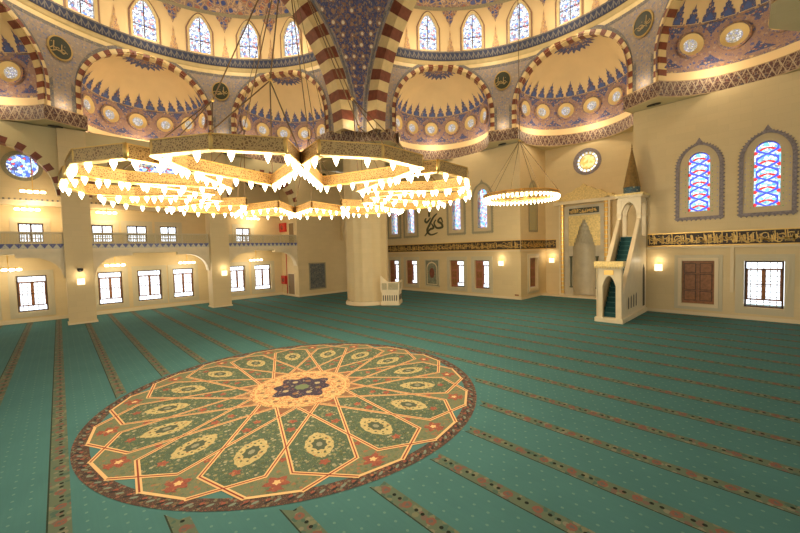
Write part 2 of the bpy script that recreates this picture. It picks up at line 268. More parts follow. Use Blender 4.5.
# ------------------------------------------------------------------ mesh builder
def I(p): return p
def R90(p): return (-p[1], p[0], p[2])          # the qibla half of the hall turned onto the gallery side
class MB:
    def __init__(s, xf=I): s.v = []; s.f = []; s.mi = []; s.uv = []; s.mats = []; s.xf = xf; s.sm = []
    def mat(s, m):
        if m not in s.mats: s.mats.append(m)
        return s.mats.index(m)
    def face(s, pts, m, uvs=None, smooth=False):
        b = len(s.v); s.v += [s.xf(tuple(p)) for p in pts]; s.f.append(tuple(range(b, b + len(pts)))); s.mi.append(s.mat(m)); s.sm.append(smooth)
        if uvs is None:
            a = Vector(pts[0]); n = Vector((0, 0, 0))
            for i in range(1, len(pts) - 1): n += (Vector(pts[i]) - a).cross(Vector(pts[i + 1]) - a)
            ax = max(range(3), key=lambda i: abs(n[i]))
            uvs = [(p[0], p[1]) if ax == 2 else ((p[1], p[2]) if ax == 0 else (p[0], p[2])) for p in pts]
        s.uv.append(uvs)
    def box(s, x0, x1, y0, y1, z0, z1, m):
        P = [(x, y, z) for z in (z0, z1) for y in (y0, y1) for x in (x0, x1)]
        for q in ((0, 2, 3, 1), (4, 5, 7, 6), (0, 1, 5, 4), (2, 6, 7, 3), (0, 4, 6, 2), (1, 3, 7, 5)): s.face([P[i] for i in q], m)
    def prism(s, poly, z0, z1, m, top=None):
        """poly in xy, counter-clockwise"""
        n = len(poly); s.face([(p[0], p[1], z1) for p in poly], top or m); s.face([(p[0], p[1], z0) for p in reversed(poly)], m)
        d = 0
        for i in range(n):
            a, b = poly[i], poly[(i + 1) % n]; L = math.hypot(b[0] - a[0], b[1] - a[1])
            s.face([(*a, z0), (*b, z0), (*b, z1), (*a, z1)], m, [(d, 0), (d + L, 0), (d + L, z1 - z0), (d, z1 - z0)]); d += L
    def extr(s, poly, o, a, b, d, m):
        """2-d polygon (u,v) placed at o with axes a,b (Vectors), thickness along d"""
        o = Vector(o); a = Vector(a); b = Vector(b); d = Vector(d)
        F = [o + a * u + b * v for u, v in poly]; B = [p + d for p in F]
        s.face(F, m, list(poly)); s.face(list(reversed(B)), m, list(reversed(poly)))
        for i in range(len(F)):
            j = (i + 1) % len(F); s.face([F[j], F[i], B[i], B[j]], m)
    def tube(s, pts, r, m, seg=6, close=True):
        pts = [Vector(p) for p in pts]; rings = []
        for i, p in enumerate(pts):
            t = (pts[min(i + 1, len(pts) - 1)] - pts[max(i - 1, 0)]).normalized()
            u = t.cross(Vector((0, 0, 1)));
            if u.length < 1e-3: u = Vector((1, 0, 0))
            u.normalize(); w = t.cross(u); rr = r[i] if isinstance(r, (list, tuple)) else r
            rings.append([p + u * (cos(2 * pi * k / seg) * rr) + w * (sin(2 * pi * k / seg) * rr) for k in range(seg)])
        for i in range(len(rings) - 1):
            for k in range(seg):
                k2 = (k + 1) % seg; s.face([rings[i][k], rings[i][k2], rings[i + 1][k2], rings[i + 1][k]], m, smooth=True)
        if close: s.face(list(reversed(rings[0])), m); s.face(rings[-1], m)
    def lathe(s, prof, c, m, seg=24, a0=0, a1=2 * pi, fl=0.0, nf=0):
        """prof list of (r,z); optional fluting"""
        full = abs(a1 - a0 - 2 * pi) < 1e-6; L = 0
        def P(r, z, a):
            rr = r * (1 + fl * abs(sin(a * nf / 2))) if nf else r
            return (c[0] + rr * cos(a), c[1] + rr * sin(a), c[2] + z)
        for i in range(len(prof) - 1):
            (r0, z0), (r1, z1) = prof[i], prof[i + 1]; dl = math.hypot(r1 - r0, z1 - z0)
            for k in range(seg):
                A = a0 + (a1 - a0) * k / seg; B = a0 + (a1 - a0) * (k + 1) / seg; R = max(r0, r1)
                q = [P(r0, z0, A), P(r0, z0, B), P(r1, z1, B), P(r1, z1, A)]; u = [(A * R, L), (B * R, L), (B * R, L + dl), (A * R, L + dl)]
                if r0 < 1e-6: q = q[1:]; u = u[1:]
                elif r1 < 1e-6: q = q[:3]; u = u[:3]
                s.face(q, m, u, smooth=True)
            L += dl
    def build(s, name, parent=None, kind=None):
        me = bpy.data.meshes.new(name); me.from_pydata(s.v, [], s.f)
        for m in s.mats: me.materials.append(m)
        me.polygons.foreach_set('material_index', s.mi); me.polygons.foreach_set('use_smooth', s.sm)
        ul = me.uv_layers.new(name='UVMap'); flat = [c for f in s.uv for q in f for c in q]; ul.data.foreach_set('uv', flat)
        me.validate(); me.update()
        if any(s.sm):
            import bmesh
            bm = bmesh.new(); bm.from_mesh(me); bmesh.ops.remove_doubles(bm, verts=bm.verts, dist=0.0004); bm.to_mesh(me); bm.free()
        o = bpy.data.objects.new(name, me); COL.objects.link(o)
        if parent: o.parent = parent
        if kind: o['kind'] = kind
        return o
def empty(name, loc=(0, 0, 0), kind=None):
    o = bpy.data.objects.new(name, None); o.location = loc; COL.objects.link(o); o.empty_display_size = 0.2
    if kind: o['kind'] = kind
    return o
def tag(o, label, cat, group=None):
    o['label'] = label; o['category'] = cat
    if group: o['group'] = group
    return o
def keep(child, parent):
    """child mesh written in world coordinates under an empty standing at its base"""
    child.parent = parent; child.matrix_parent_inverse = Matrix.Translation(parent.location).inverted(); return child
def part(mb, name, parent):
    o = mb.build(name)
    keep(o, parent); return o
def copy_tree(o, parent=None):
    c = o.copy(); COL.objects.link(c)
    if parent: c.parent = parent; c.matrix_parent_inverse = o.matrix_parent_inverse.copy()
    for ch in list(o.children): copy_tree(ch, c)
    return c

# ================================================================== FLOOR
f = MB(); f.box(-31.5, 29, -28, 33.5, -0.3, 0, M_CARPET); f.build('floor', kind='structure')

# ================================================================== WALLS
Q = 25.43        # qibla wall plane
XL = -25.4       # gallery front plane
XB = -29.5       # gallery back wall
RB = 30.8        # back wall of the mihrab recess
HW = 14.87
def wall_panel(mb, u0, u1, z0, z1, holes, place, m, th, mup=None, zsplit=8.9):
    """rectangular wall with rectangular holes; place(u,z,depth)->xyz"""
    us = sorted({u0, u1, *[h[0] for h in holes], *[h[1] for h in holes]}); zs = sorted({z0, z1, *( [zsplit] if mup else []), *[h[2] for h in holes], *[h[3] for h in holes]})
    for i in range(len(us) - 1):
        for j in range(len(zs) - 1):
            a, b, c, d = us[i], us[i + 1], zs[j], zs[j + 1]; cu, cz = (a + b) / 2, (c + d) / 2
            if cu < u0 or cu > u1 or cz < z0 or cz > z1: continue
            if any(h[0] < cu < h[1] and h[2] < cz < h[3] for h in holes): continue
            mm = mup if (mup and cz > zsplit) else m
            for dep in (0, th): mb.face([place(a, c, dep), place(b, c, dep), place(b, d, dep), place(a, d, dep)], mm, [(a, c), (b, c), (b, d), (a, d)])
    for (a, b, c, d) in holes:
        for q in (((a, c), (a, d)), ((b, c), (b, d)), ((a, c), (b, c)), ((a, d), (b, d))):
            (p0, p1) = q; mb.face([place(*p0, 0), place(*p1, 0), place(*p1, th), place(*p0, th)], m)
PQ = lambda x, z, d: (x, Q + d, z)
PR = lambda x, z, d: (x, RB + d, z)
PB = lambda y, z, d: (XB - d, y, z)
PS = lambda y, z, d: (-4.6 - d, y, z)
PL = lambda y, z, d: (XL - d, y, z)
WZ0, WZ1 = 0.8, 3.75
low_left = [(-23.3, -21.5), (-20.1, -18.25), (-13.1, -11.2), (-9.8, -8.05)]
low_right = [(7.57, 9.29), (10.72, 12.51)]
arch_c = [-22.1, -19.1, -12.12, -8.78, 8.44, 11.68]
GZ0, GZ1, GW = 7.15, 11.12, 0.6
mb = MB()
wall_panel(mb, XB - 2, -4.6, 0, HW, [(a, b, WZ0, WZ1) for a, b in low_left] + [(c - GW, c + GW, GZ0, GZ1) for c in arch_c[:4]], PQ, M_WALL, 0.6)
wall_panel(mb, 4.6, 26, 0, HW, [(a, b, WZ0, WZ1) for a, b in low_right] + [(c - GW, c + GW, GZ0, GZ1) for c in arch_c[4:]], PQ, M_WALL, 0.6)
mb.build('wall_qibla', kind='structure')
mb = MB(); wall_panel(mb, Q + 0.6, RB, 0, HW + .3, [(27.15, 28.75, 0.85, 3.9)], PS, M_WALL, 0.5)
for d in (0,): mb.face([(4.6, Q + .6, 0), (4.6, RB, 0), (4.6, RB, HW), (4.6, Q + .6, HW)], M_WALL)
mb.face([(-4.6, Q, 0), (-4.6, Q + .6, 0), (-4.6, Q + .6, HW), (-4.6, Q, HW)], M_WALL)
mb.face([(4.6, Q, 0), (4.6, Q + .6, 0), (4.6, Q + .6, HW), (4.6, Q, HW)], M_WALL)
mb.build('wall_mihrab_recess_side', kind='structure')
mb = MB(); RWX, RWZ, RWR = -0.5, 13.05, 0.98
wall_panel(mb, -5.1, 4.6, 0, 15.0, [(RWX - RWR, RWX + RWR, RWZ - RWR, RWZ + RWR), (-1.74, .36, .1, 7.66)], PR, M_WALL, 0.4)
# rounded corners of the round window opening
for sx in (-1, 1):
    for sz in (-1, 1):
        pts = [(RWX + sx * RWR, RB + .02, RWZ + sz * RWR)] + [(RWX + sx * RWR * cos(t * pi / 16), RB + .02, RWZ + sz * RWR * sin(t * pi / 16)) for t in range(9)]
        for dd in (0.0, .3): mb.face([(p_[0], p_[1] + dd, p_[2]) for p_ in pts], M_WALL)
mb.build('wall_mihrab', kind='structure')
# gallery back wall
bw = [(-11.95, -10.15), (-8.87, -7.12), (-3.89, -2.16), (-1.01, 0.91), (1.88, 3.71), (7.3, 8.95), (10.05, 11.96)]
up = [(-11.9, -10.4), (-8.57, -7.1), (-4.1, -2.61), (-1.6, -0.05), (1.0, 2.44), (8.17, 9.71)]
RL = [(-8.05, 12.55, 0.92), (1.1, 12.9, 1.75)]
mb = MB()
wall_panel(mb, -14, 13.4, 0, 15.5, [(a, b, 0.85, 3.77) for a, b in bw] + [(a, b, 6.45, 8.0) for a, b in up] + [(c - r, c + r, z - r, z + r) for c, z, r in RL], PB, M_WALL, 0.5)
for (c, z, r) in RL:
    for sx in (-1, 1):
        for sz in (-1, 1):
            pts = [(XB - .02, c + sx * r, z + sz * r)] + [(XB - .02, c + sx * r * cos(t * pi / 16), z + sz * r * sin(t * pi / 16)) for t in range(9)]
            for dd in (0, .3): mb.face([(q[0] - dd, q[1], q[2]) for q in pts], M_WALL)
mb.build('wall_gallery', kind='structure')
# corner block beside the gallery
mb = MB(); NZ = (18.15, 19.65, 6.5, 9.6)
wall_panel(mb, 13.4, Q, 0, HW, [NZ], PL, M_WALL, 0.5)
mb.face([(XL - .5, NZ[0] - .1, NZ[2] - .1), (XL - .5, NZ[1] + .1, NZ[2] - .1), (XL - .5, NZ[1] + .1, NZ[3] + .1), (XL - .5, NZ[0] - .1, NZ[3] + .1)], M_WALL)
mb.build('wall_corner_block', kind='structure')
mb = MB(); mb.box(XB - .1, XL - .01, 13.4, 13.9, 0, HW, M_WALL); mb.build('wall_corner_block_side', kind='structure')
# wall over the gallery arches: plane x = XL with three arched openings
def arch_wall(mb, y0, y1, cy, r, zs, zt, x0, th, m, seg=24):
    a = [(cy - r + 2 * r * k / seg) for k in range(seg + 1)]
    def zz(y): return zs + sqrt(max(0, r * r - (y - cy) ** 2))
    for k in range(seg):
        ya, yb = a[k], a[k + 1]
        for x in (x0, x0 - th): mb.face([(x, ya, zz(ya)), (x, yb, zz(yb)), (x, yb, zt), (x, ya, zt)], m)
        mb.face([(x0, ya, zz(ya)), (x0, yb, zz(yb)), (x0 - th, yb, zz(yb)), (x0 - th, ya, zz(ya))], m)
    for (ya, yb) in ((y0, cy - r), (cy + r, y1)):
        if yb - ya > 1e-3:
            for x in (x0, x0 - th): mb.face([(x, ya, zs), (x, yb, zs), (x, yb, zt), (x, ya, zt)], m)
            mb.face([(x0, ya, zs), (x0, yb, zs), (x0 - th, yb, zs), (x0 - th, ya, zs)], m)
mb = MB()
GA = [(-13.6, -6.0, -9.75, 3.6), (-4.35, 4.2, -0.05, 4.1), (5.9, 13.4, 9.65, 3.6)]
for y0, y1, cy, r in GA: arch_wall(mb, y0, y1, cy, r, 9.85, HW, XL, 0.9, M_WALLSHADE)
mb.box(XL - .9, XL, -14.4, -13.6, 0, HW, M_WALLSHADE)
mb.build('wall_over_gallery_arches', kind='structure')
# striped voussoirs of those arches
for i, (y0, y1, cy, r) in enumerate(GA):
    mb = MB(); nv = 25; r2 = r + 0.45
    for k in range(nv):
        a, b = pi * k / nv, pi * (k + 1) / nv; m = M_BRICKRED if k % 2 == 0 else M_WALLSHADE; x = XL + .02
        P = lambda rr, t, xx: (xx, cy + rr * cos(t), 9.85 + rr * sin(t))
        if k % 2 == 0 or True:
            mb.face([P(r - .01, a, x), P(r2, a, x), P(r2, b, x), P(r - .01, b, x)], m)
            mb.face([P(r - .012, a, x), P(r - .012, b, x), P(r - .012, b, x - .9), P(r - .012, a, x - .9)], m)
    mb.build('trim_arch_voussoirs', kind='structure')

# pillars carrying the gallery arches
for (y0, y1, lb) in ((-5.98, -4.35, 'square cream stone pillar with a lit sconce and a small dark camera'), (4.2, 5.86, 'square cream stone pillar between the second and third gallery bays, with a lit sconce only')):
    t = empty('stone_pillar', (XL - .3, (y0 + y1) / 2, 0)); tag(t, lb, 'pillar', 'gallery pillars')
    mb = MB(); mb.box(XL - .95, XL + .45, y0, y1, 0.12, HW, M_WALL); part(mb, 'shaft', t)
    mb = MB(); mb.box(XL - 1.0, XL + .52, y0 - .07, y1 + .07, 0, 0.12, M_TRIM); part(mb, 'plinth', t)

# flat ceilings of the corner bay and of the gallery
mb = MB(); mb.box(-30, -15.9, 15.9, 26, HW + .15, HW + .35, M_WALLSHADE); mb.build('ceiling_corner_bay', kind='structure')
mb = MB(); mb.box(XB - .4, XL - .9, -14, 13.4, 15.0, 15.2, M_WALLSHADE); mb.build('ceiling_gallery', kind='structure')
# ledge near the top of the gallery storey
mb = MB(); mb.box(XB, XB + 1.0, -14, 13.4, 9.35, 9.65, M_TRIM); mb.box(XB, XB + 1.06, -14, 13.4, 9.65, 9.72, M_MARB)
for k in range(91): mb.box(XB + 1.0, XB + 1.04, -14 + k * .3, -13.88 + k * .3, 9.72, 9.86, M_BORDER)
mb.build('trim_gallery_ledge', kind='structure')

# ================================================================== GALLERY BALCONIES
M_BLUETILE = None
def tile_mat():
    m, n, l, b = nt('blue_crest_tiles'); g = G(n, l); vec, u, v, z = g.uv('UV')
    t = g.m('PINGPONG', u, 0.22); k = g.m('GREATER_THAN', g.m('MULTIPLY', t, 1.5), g.m('SUBTRACT', v, 5.86))
    c = g.mix(k, (0.10, 0.11, 0.30), (0.62, 0.58, 0.44))
    v1 = g.vor(vec, 9); c = g.mix(g.m('LESS_THAN', v1.outputs['Distance'], 0.25), c, (0.32, 0.34, 0.45))
    l.new(c, b.inputs['Base Color']); b.inputs['Roughness'].default_value = 0.4; return m
M_TILE = tile_mat()
def baluster_mat():
    """pierced marble lattice"""
    m, n, l, b = nt('pierced_lattice'); g = G(n, l); vec, u, v, z = g.uv('UV')
    e = g.vor(vec, 7, 'DISTANCE_TO_EDGE', 0.15); c = g.mix(g.m('LESS_THAN', e.outputs['Distance'], 0.13), (0.30, 0.26, 0.14), (0.62, 0.54, 0.33))
    l.new(c, b.inputs['Base Color'])
    hole = g.m('GREATER_THAN', e.outputs['Distance'], 0.2); b.inputs['Roughness'].default_value = .5
    l.new(g.m('SUBTRACT', 1.0, hole), b.inputs['Alpha']); return m
M_LATT = baluster_mat()
bay_names = ['in the leftmost gallery bay', 'in the middle bay between the two pillars', 'between right pillar and corner block']
for i, (y0, y1) in enumerate(((-13.6, -5.98), (-4.35, 4.2), (5.86, 13.4))):
    t = empty('gallery_balcony', (XL - 1, (y0 + y1) / 2, 5.5)); tag(t, 'cream balcony with blue tile crest, ' + bay_names[i], 'balcony', 'balconies of the gallery')
    mb = MB(); mb.box(XB, XL - .2, y0, y1, 5.45, 5.84, M_MARB); mb.box(XL - .2, XL - .05, y0, y1, 5.52, 5.84, M_MARB); part(mb, 'slab', t)
    mb = MB(); mb.box(XL - .2, XL - .08, y0, y1, 5.84, 6.2, M_TILE); part(mb, 'tile_crest', t)
    mb = MB(); mb.box(XL - .28, XL - .24, y0, y1, 6.2, 7.0, M_LATT); part(mb, 'lattice_parapet', t)
    mb = MB(); mb.box(XL - .32, XL - .2, y0, y1, 7.0, 7.1, M_SUR); n_ = 4
    for k in range(n_ + 1):
        yy = y0 + .06 + (y1 - y0 - .12) * k / n_; mb.box(XL - .32, XL - .2, yy - .05, yy + .05, 6.2, 7.0, M_SUR)
    part(mb, 'railing', t)
    for s, ye in ((1, y0), (-1, y1)):       # curved brackets on the pillars
        poly = [(0, 0), (0, -1.9)] + [(0.12 + 1.75 * (1 - cos(a)), -1.9 + 1.6 * sin(a)) for a in [pi / 2 * k / 10 for k in range(11)]] + [(2.6, -.3), (2.6, 0)]
        poly = [(u * s, v) for u, v in poly]
        mb = MB(); mb.extr(poly, (XL - .15, ye, 5.5), (0, 1, 0), (0, 0, 1), (-.75, 0, 0), M_MARB); part(mb, 'bracket', t)

# ================================================================== WINDOWS
def lower_window(name_idx, c, w, z0, z1, place, sgn, label=None, shut=False):
    """place(u,z,depth): depth grows into the wall. frame stands in the opening, casings on the room side"""
    t = empty('window_%d' % name_idx, place(c, z0, 0), 'structure')
    a, b = c - w / 2, c + w / 2
    def bx(mb, u0, u1, q0, q1, d0, d1, m):
        P = [place(u, z, d) for d in (d0, d1) for z in (q0, q1) for u in (u0, u1)]
        for q in ((0, 2, 3, 1), (4, 5, 7, 6), (0, 1, 5, 4), (2, 6, 7, 3), (0, 4, 6, 2), (1, 3, 7, 5)): mb.face([P[i] for i in q], m)
    mb = MB()
    for (o, d, m) in ((.42, -.05, M_SUR), (.22, -.08, M_SUR)):
        k = .2
        bx(mb, a - o, a - o + k, z0 - o + k, z1 + o - k, d, 0, m); bx(mb, b + o - k, b + o, z0 - o + k, z1 + o - k, d, 0, m)
        bx(mb, a - o, b + o, z0 - o, z0 - o + k, d, 0, m); bx(mb, a - o, b + o, z1 + o - k, z1 + o, d, 0, m)
    keep(mb.build('window_surround'), t)
    dd = .22; mb = MB(); fr = .10
    H = z1 - z0
    tr, br = (z1 - .18 * H, z0 + .17 * H) if H > 2 else (None, None)
    bx(mb, a, a + fr, z0, z1, dd, dd + .08, M_DARK); bx(mb, b - fr, b, z0, z1, dd, dd + .08, M_DARK); bx(mb, a, b, z0, z0 + fr, dd, dd + .08, M_DARK); bx(mb, a, b, z1 - fr, z1, dd, dd + .08, M_DARK)
    if tr:
        bx(mb, a, b, tr - .05, tr + .05, dd, dd + .08, M_WOOD); bx(mb, a, b, br - .05, br + .05, dd, dd + .08, M_WOOD); bx(mb, c - .1, c + .1, br, tr, dd, dd + .08, M_WOOD)
        bx(mb, a, b, (tr + br) / 2 - .03, (tr + br) / 2 + .03, dd, dd + .06, M_WOOD); bx(mb, a + .1, a + .17, br, tr, dd, dd + .08, M_WOOD); bx(mb, b - .17, b - .1, br, tr, dd, dd + .08, M_WOOD)
    else: bx(mb, c - .06, c + .06, z0, z1, dd, dd + .08, M_DARK); bx(mb, a, b, (z0 + z1) / 2 - .05, (z0 + z1) / 2 + .05, dd, dd + .08, M_DARK)
    keep(mb.build('window_frame'), t)
    mb = MB(); nb = 6
    for k in range(1, nb): u = a + w * k / nb; bx(mb, u - .02, u + .02, z0, z1, dd + .14, dd + .155, M_SUR)
    for k in range(1, int(H / .33)): z = z0 + .33 * k; bx(mb, a, b, z - .02, z + .02, dd + .14, dd + .155, M_SUR)
    keep(mb.build('window_grille'), t)
    mb = MB(); bx(mb, a, b, z0, z1, dd + .03, dd + .045, M_CLEAR); keep(mb.build('glass'), t)
    if shut:
        mb = MB(); sw = w * .62
        P = lambda u, z, d: place(a + .03 + u * .28, z, -.02 - u * .0 + d)
        # leaf folded back against the left reveal, standing out at an angle
        o = Vector(place(a + .04, z0 + .05, .2)); e = Vector(place(a + .98, z0 + .05, .12)) - o
        up_ = Vector((0, 0, H - .1)); nrm = Vector(place(0, 0, 1)) - Vector(place(0, 0, 0)); th = nrm * -.04
        mb.extr([(0, 0), (1, 0), (1, 1), (0, 1)], o, e, up_, th, M_REDWOOD)
        for q in range(3): mb.extr([(.15, .06 + q * .31), (.85, .06 + q * .31), (.85, .30 + q * .31), (.15, .30 + q * .31)], o + th, e, up_, th * .4, M_WOOD)
        keep(mb.build('shutter'), t)
    return t
wi = 1
for k, (a, b) in enumerate(low_left): lower_window(wi, (a + b) / 2, b - a, WZ0, WZ1, PQ, 1, shut=True); wi += 1
lower_window(wi, (low_right[1][0] + low_right[1][1]) / 2, 1.75, WZ0, WZ1, PQ, 1); wi += 1
for a, b in bw: lower_window(wi, (a + b) / 2, b - a, .85, 3.77, PB, 1); wi += 1
for a, b in up: lower_window(wi, (a + b) / 2, b - a, 6.45, 8.0, PB, 1); wi += 1
# mihrab recess side window, filled with a red-brown shutter
t = empty('window_%d' % wi, (-4.6, 27.95, .85), 'structure'); wi += 1
mb = MB()
for (o, d, m) in ((.42, .05, M_SUR), (.22, .10, M_TRIM)):
    a, b, z0, z1 = 27.15, 28.75, .85, 3.9
    mb.box(-4.6, -4.6 + d, a - o, a - o + .2, z0 - o + .2, z1 + o - .2, m); mb.box(-4.6, -4.6 + d, b + o - .2, b + o, z0 - o + .2, z1 + o - .2, m)
    mb.box(-4.6, -4.6 + d, a - o, b + o, z0 - o, z0 - o + .2, m); mb.box(-4.6, -4.6 + d, a - o, b + o, z1 + o - .2, z1 + o, m)
keep(mb.build('window_surround'), t)
mb = MB(); mb.box(-4.85, -4.8, 27.15, 28.75, 1.0, 3.9, M_REDWOOD)
for q in range(3): mb.box(-4.8, -4.77, 27.3, 27.9, 1.1 + q * .95, 1.9 + q * .95, M_WOOD); mb.box(-4.8, -4.77, 28.0, 28.6, 1.1 + q * .95, 1.9 + q * .95, M_WOOD)
keep(mb.build('shutter'), t)
mb = MB(); mb.box(-4.9, -4.6, 27.15, 28.75, .85, 0.98, M_MARB); keep(mb.build('window_sill'), t)
# right-hand closed wooden shutters
t = empty('window_%d' % wi, (9.12, Q, WZ0), 'structure'); wi += 1
mb = MB(); a, b = low_right[0]
for (o, d, m) in ((.42, .05, M_SUR), (.22, .10, M_TRIM)):
    mb.box(a - o, a - o + .2, Q - d, Q, WZ0 - o + .2, WZ1 + o - .2, m); mb.box(b + o - .2, b + o, Q - d, Q, WZ0 - o + .2, WZ1 + o - .2, m); mb.box(a - o, b + o, Q - d, Q, WZ0 - o, WZ0 - o + .2, m); mb.box(a - o, b + o, Q - d, Q, WZ1 + o - .2, WZ1 + o, m)
keep(mb.build('window_surround'), t)
mb = MB(); mb.box(a, b, Q + .2, Q + .24, WZ0, WZ1, M_WOOD); keep(mb.build('shutter_back'), t)  # added backing board, keeps daylight out of the gap between the leaves
for s in range(2):
    mb = MB(); x0 = a + s * (b - a) / 2; x1 = x0 + (b - a) / 2 - .01
    mb.box(x0, x1, Q + .12, Q + .17, WZ0, WZ1, M_WOOD)
    for (p, q, mm) in ((.08, .28, M_WOOD), (.33, .68, M_WOOD), (.73, .93, M_WOOD)):
        zA, zB = WZ0 + (WZ1 - WZ0) * p, WZ0 + (WZ1 - WZ0) * q
        mb.box(x0 + .14, x1 - .14, Q + .09, Q + .12, zA, zB, mm)
        for g_ in ((x0 + .10, x1 - .10, zA - .04, zA), (x0 + .10, x1 - .10, zB, zB + .04)): mb.box(g_[0], g_[1], Q + .08, Q + .12, g_[2], g_[3], M_DARK)
        mb.box(x0 + .10, x0 + .14, Q + .08, Q + .12, zA - .04, zB + .04, M_DARK); mb.box(x1 - .14, x1 - .10, Q + .08, Q + .12, zA - .04, zB + .04, M_DARK)
    keep(mb.build('shutter'), t)

# --- tall stained glass windows of the qibla wall
def arch_pts(hw, z0, zs, zt, n=12, pointed=True):
    """outline from bottom right up over a (slightly pointed) arch to bottom left"""
    pts = [(hw, z0)]
    h = zt - zs
    for k in range(n + 1):
        t = k / n; u = cos(t * pi / 2); pts.append((hw * u, zs + h * (sin(t * pi / 2) * .9 + .1 * t)))
    left = [(-u, z) for u, z in reversed(pts[:-1])]
    return pts + left
M_FRIEZE = pattern('window_panel_painting', (0.46, 0.40, 0.20), [(0.50, 0.44, 0.24), (0.42, 0.36, 0.2), (0.46, 0.38, 0.2), (0.30, 0.32, 0.34)], 4, dot=.2)
M_PLAINP = plain('beige_panel', (0.62, 0.49, 0.29), .6)
def tall_window(c, place, mat, border, glass_dots=True, hw=1.05, z0=6.78, zt=11.6, gw=GW, gz0=GZ0, gzt=GZ1):
    global wi
    t = empty('window_%d' % wi, place(c, z0, 0), 'structure'); wi += 1
    outer = arch_pts(hw + .2, z0 - .2, zt - 1.45, zt + .12); inner = arch_pts(hw, z0, zt - 1.5, zt)
    def strip(mb, A, B, d0, d1, m):
        n = len(A); L = 0
        for i in range(n):
            j = (i + 1) % n; l_ = math.hypot(A[j][0] - A[i][0], A[j][1] - A[i][1])
            mb.face([place(c + A[i][0], A[i][1], d0), place(c + A[j][0], A[j][1], d0), place(c + B[j][0], B[j][1], d0), place(c + B[i][0], B[i][1], d0)], m, [(L, .2), (L + l_, .2), (L + l_, 0), (L, 0)])
            for P_ in (A, B): mb.face([place(c + P_[i][0], P_[i][1], d0), place(c + P_[j][0], P_[j][1], d0), place(c + P_[j][0], P_[j][1], d1), place(c + P_[i][0], P_[i][1], d1)], m)
            L += l_
    mb = MB(); strip(mb, outer, inner, -.07, 0, border)
    # little leaf teeth along the outer edge
    L = 0; n = len(outer)
    for i in range(n):
        j = (i + 1) % n; A = Vector(outer[i]); B = Vector(outer[j]); l_ = (B - A).length; k = max(1, int(l_ / .24)); nn = Vector(((B - A).y, -(B - A).x)).normalized()
        for q in range(k):
            P0 = A + (B - A) * ((q + .2) / k); P1 = A + (B - A) * ((q + .8) / k); P2 = (P0 + P1) / 2 + nn * .1
            mb.face([place(c + w_[0], w_[1], -.03) for w_ in (P0, P1, P2)], border)
    fin = [(.22, zt + .1), (.1, zt + .3), (0, zt + .5), (-.1, zt + .3), (-.22, zt + .1)]
    mb.face([place(c + u, z, -.05) for u, z in fin], border)
    keep(mb.build('window_border'), t)
    # inner painted panel with the arched glass opening cut out
    mb = MB(); g = arch_pts(gw - .02, gz0, gzt - .62, gzt)
    n = len(inner)
    for i in range(n):
        j = (i + 1) % n
        mb.face([place(c + inner[i][0], inner[i][1], -.02), place(c + inner[j][0], inner[j][1], -.02), place(c + g[j][0], g[j][1], -.02), place(c + g[i][0], g[i][1], -.02)], M_PLAINP)
        mb.face([place(c + g[i][0], g[i][1], -.02), place(c + g[j][0], g[j][1], -.02), place(c + g[j][0], g[j][1], .3), place(c + g[i][0], g[i][1], .3)], M_PLAINP)
    keep(mb.build('window_panel'), t)
    mb = MB(); mb.face([place(c + u, z, .1) for u, z in g], mat, [(u, z - gz0) for u, z in g]); keep(mb.build('stained_glass'), t)
    if glass_dots:
        mb = MB(); rr = random.Random(3)
        for s in (-1, 1):
            for k in range(26):
                u = s * (gw + .10 + .13 * (k % 3)); z = gz0 - .05 + k * .125
                m = (M_DOTG, M_DOTY, M_DOTB)[k % 3]; mb.extr([(.03 * cos(q * pi / 3), .03 * sin(q * pi / 3)) for q in range(6)], place(c + u, z, -.035), Vector(place(1, 0, 0)) - Vector(place(0, 0, 0)), (0, 0, 1), (Vector(place(0, 0, 1)) - Vector(place(0, 0, 0))) * .01, m)
        keep(mb.build('glass_jewels'), t)
M_DOTG = plain('green_glass_jewel', (.15, .5, .15), .2); M_DOTY = plain('yellow_glass_jewel', (.8, .75, .2), .2); M_DOTB = plain('blue_glass_jewel', (.3, .38, .6), .2)
M_BORDV = plain('violet_grey_border', (0.25, 0.21, 0.22), .6, noise=.3, nscale=9)
M_BORDG = plain('olive_grey_border', (0.34, 0.30, 0.19), .6, noise=.15, nscale=9)
for c in arch_c: tall_window(c, PQ, S_RIB if c > 0 else S_LAT, M_BORDV if c > 0 else M_BORDG, c > 0)
# blind stone niche window on the recess side wall
t = empty('window_%d' % wi, (-4.6, 28, 6.3), 'structure'); wi += 1
mb = MB(); o_ = arch_pts(.95, 6.5, 10.2, 11.6); i_ = arch_pts(.75, 6.7, 10.2, 11.4)
for i in range(len(o_)):
    j = (i + 1) % len(o_); mb.face([(-4.55, 28 + q[0], q[1]) for q in (o_[i], o_[j], i_[j], i_[i])], M_BORDG)
keep(mb.build('window_border'), t)
mb = MB(); mb.face([(-4.58, 28 + u, z) for u, z in i_], M_FRIEZE); keep(mb.build('window_panel'), t)
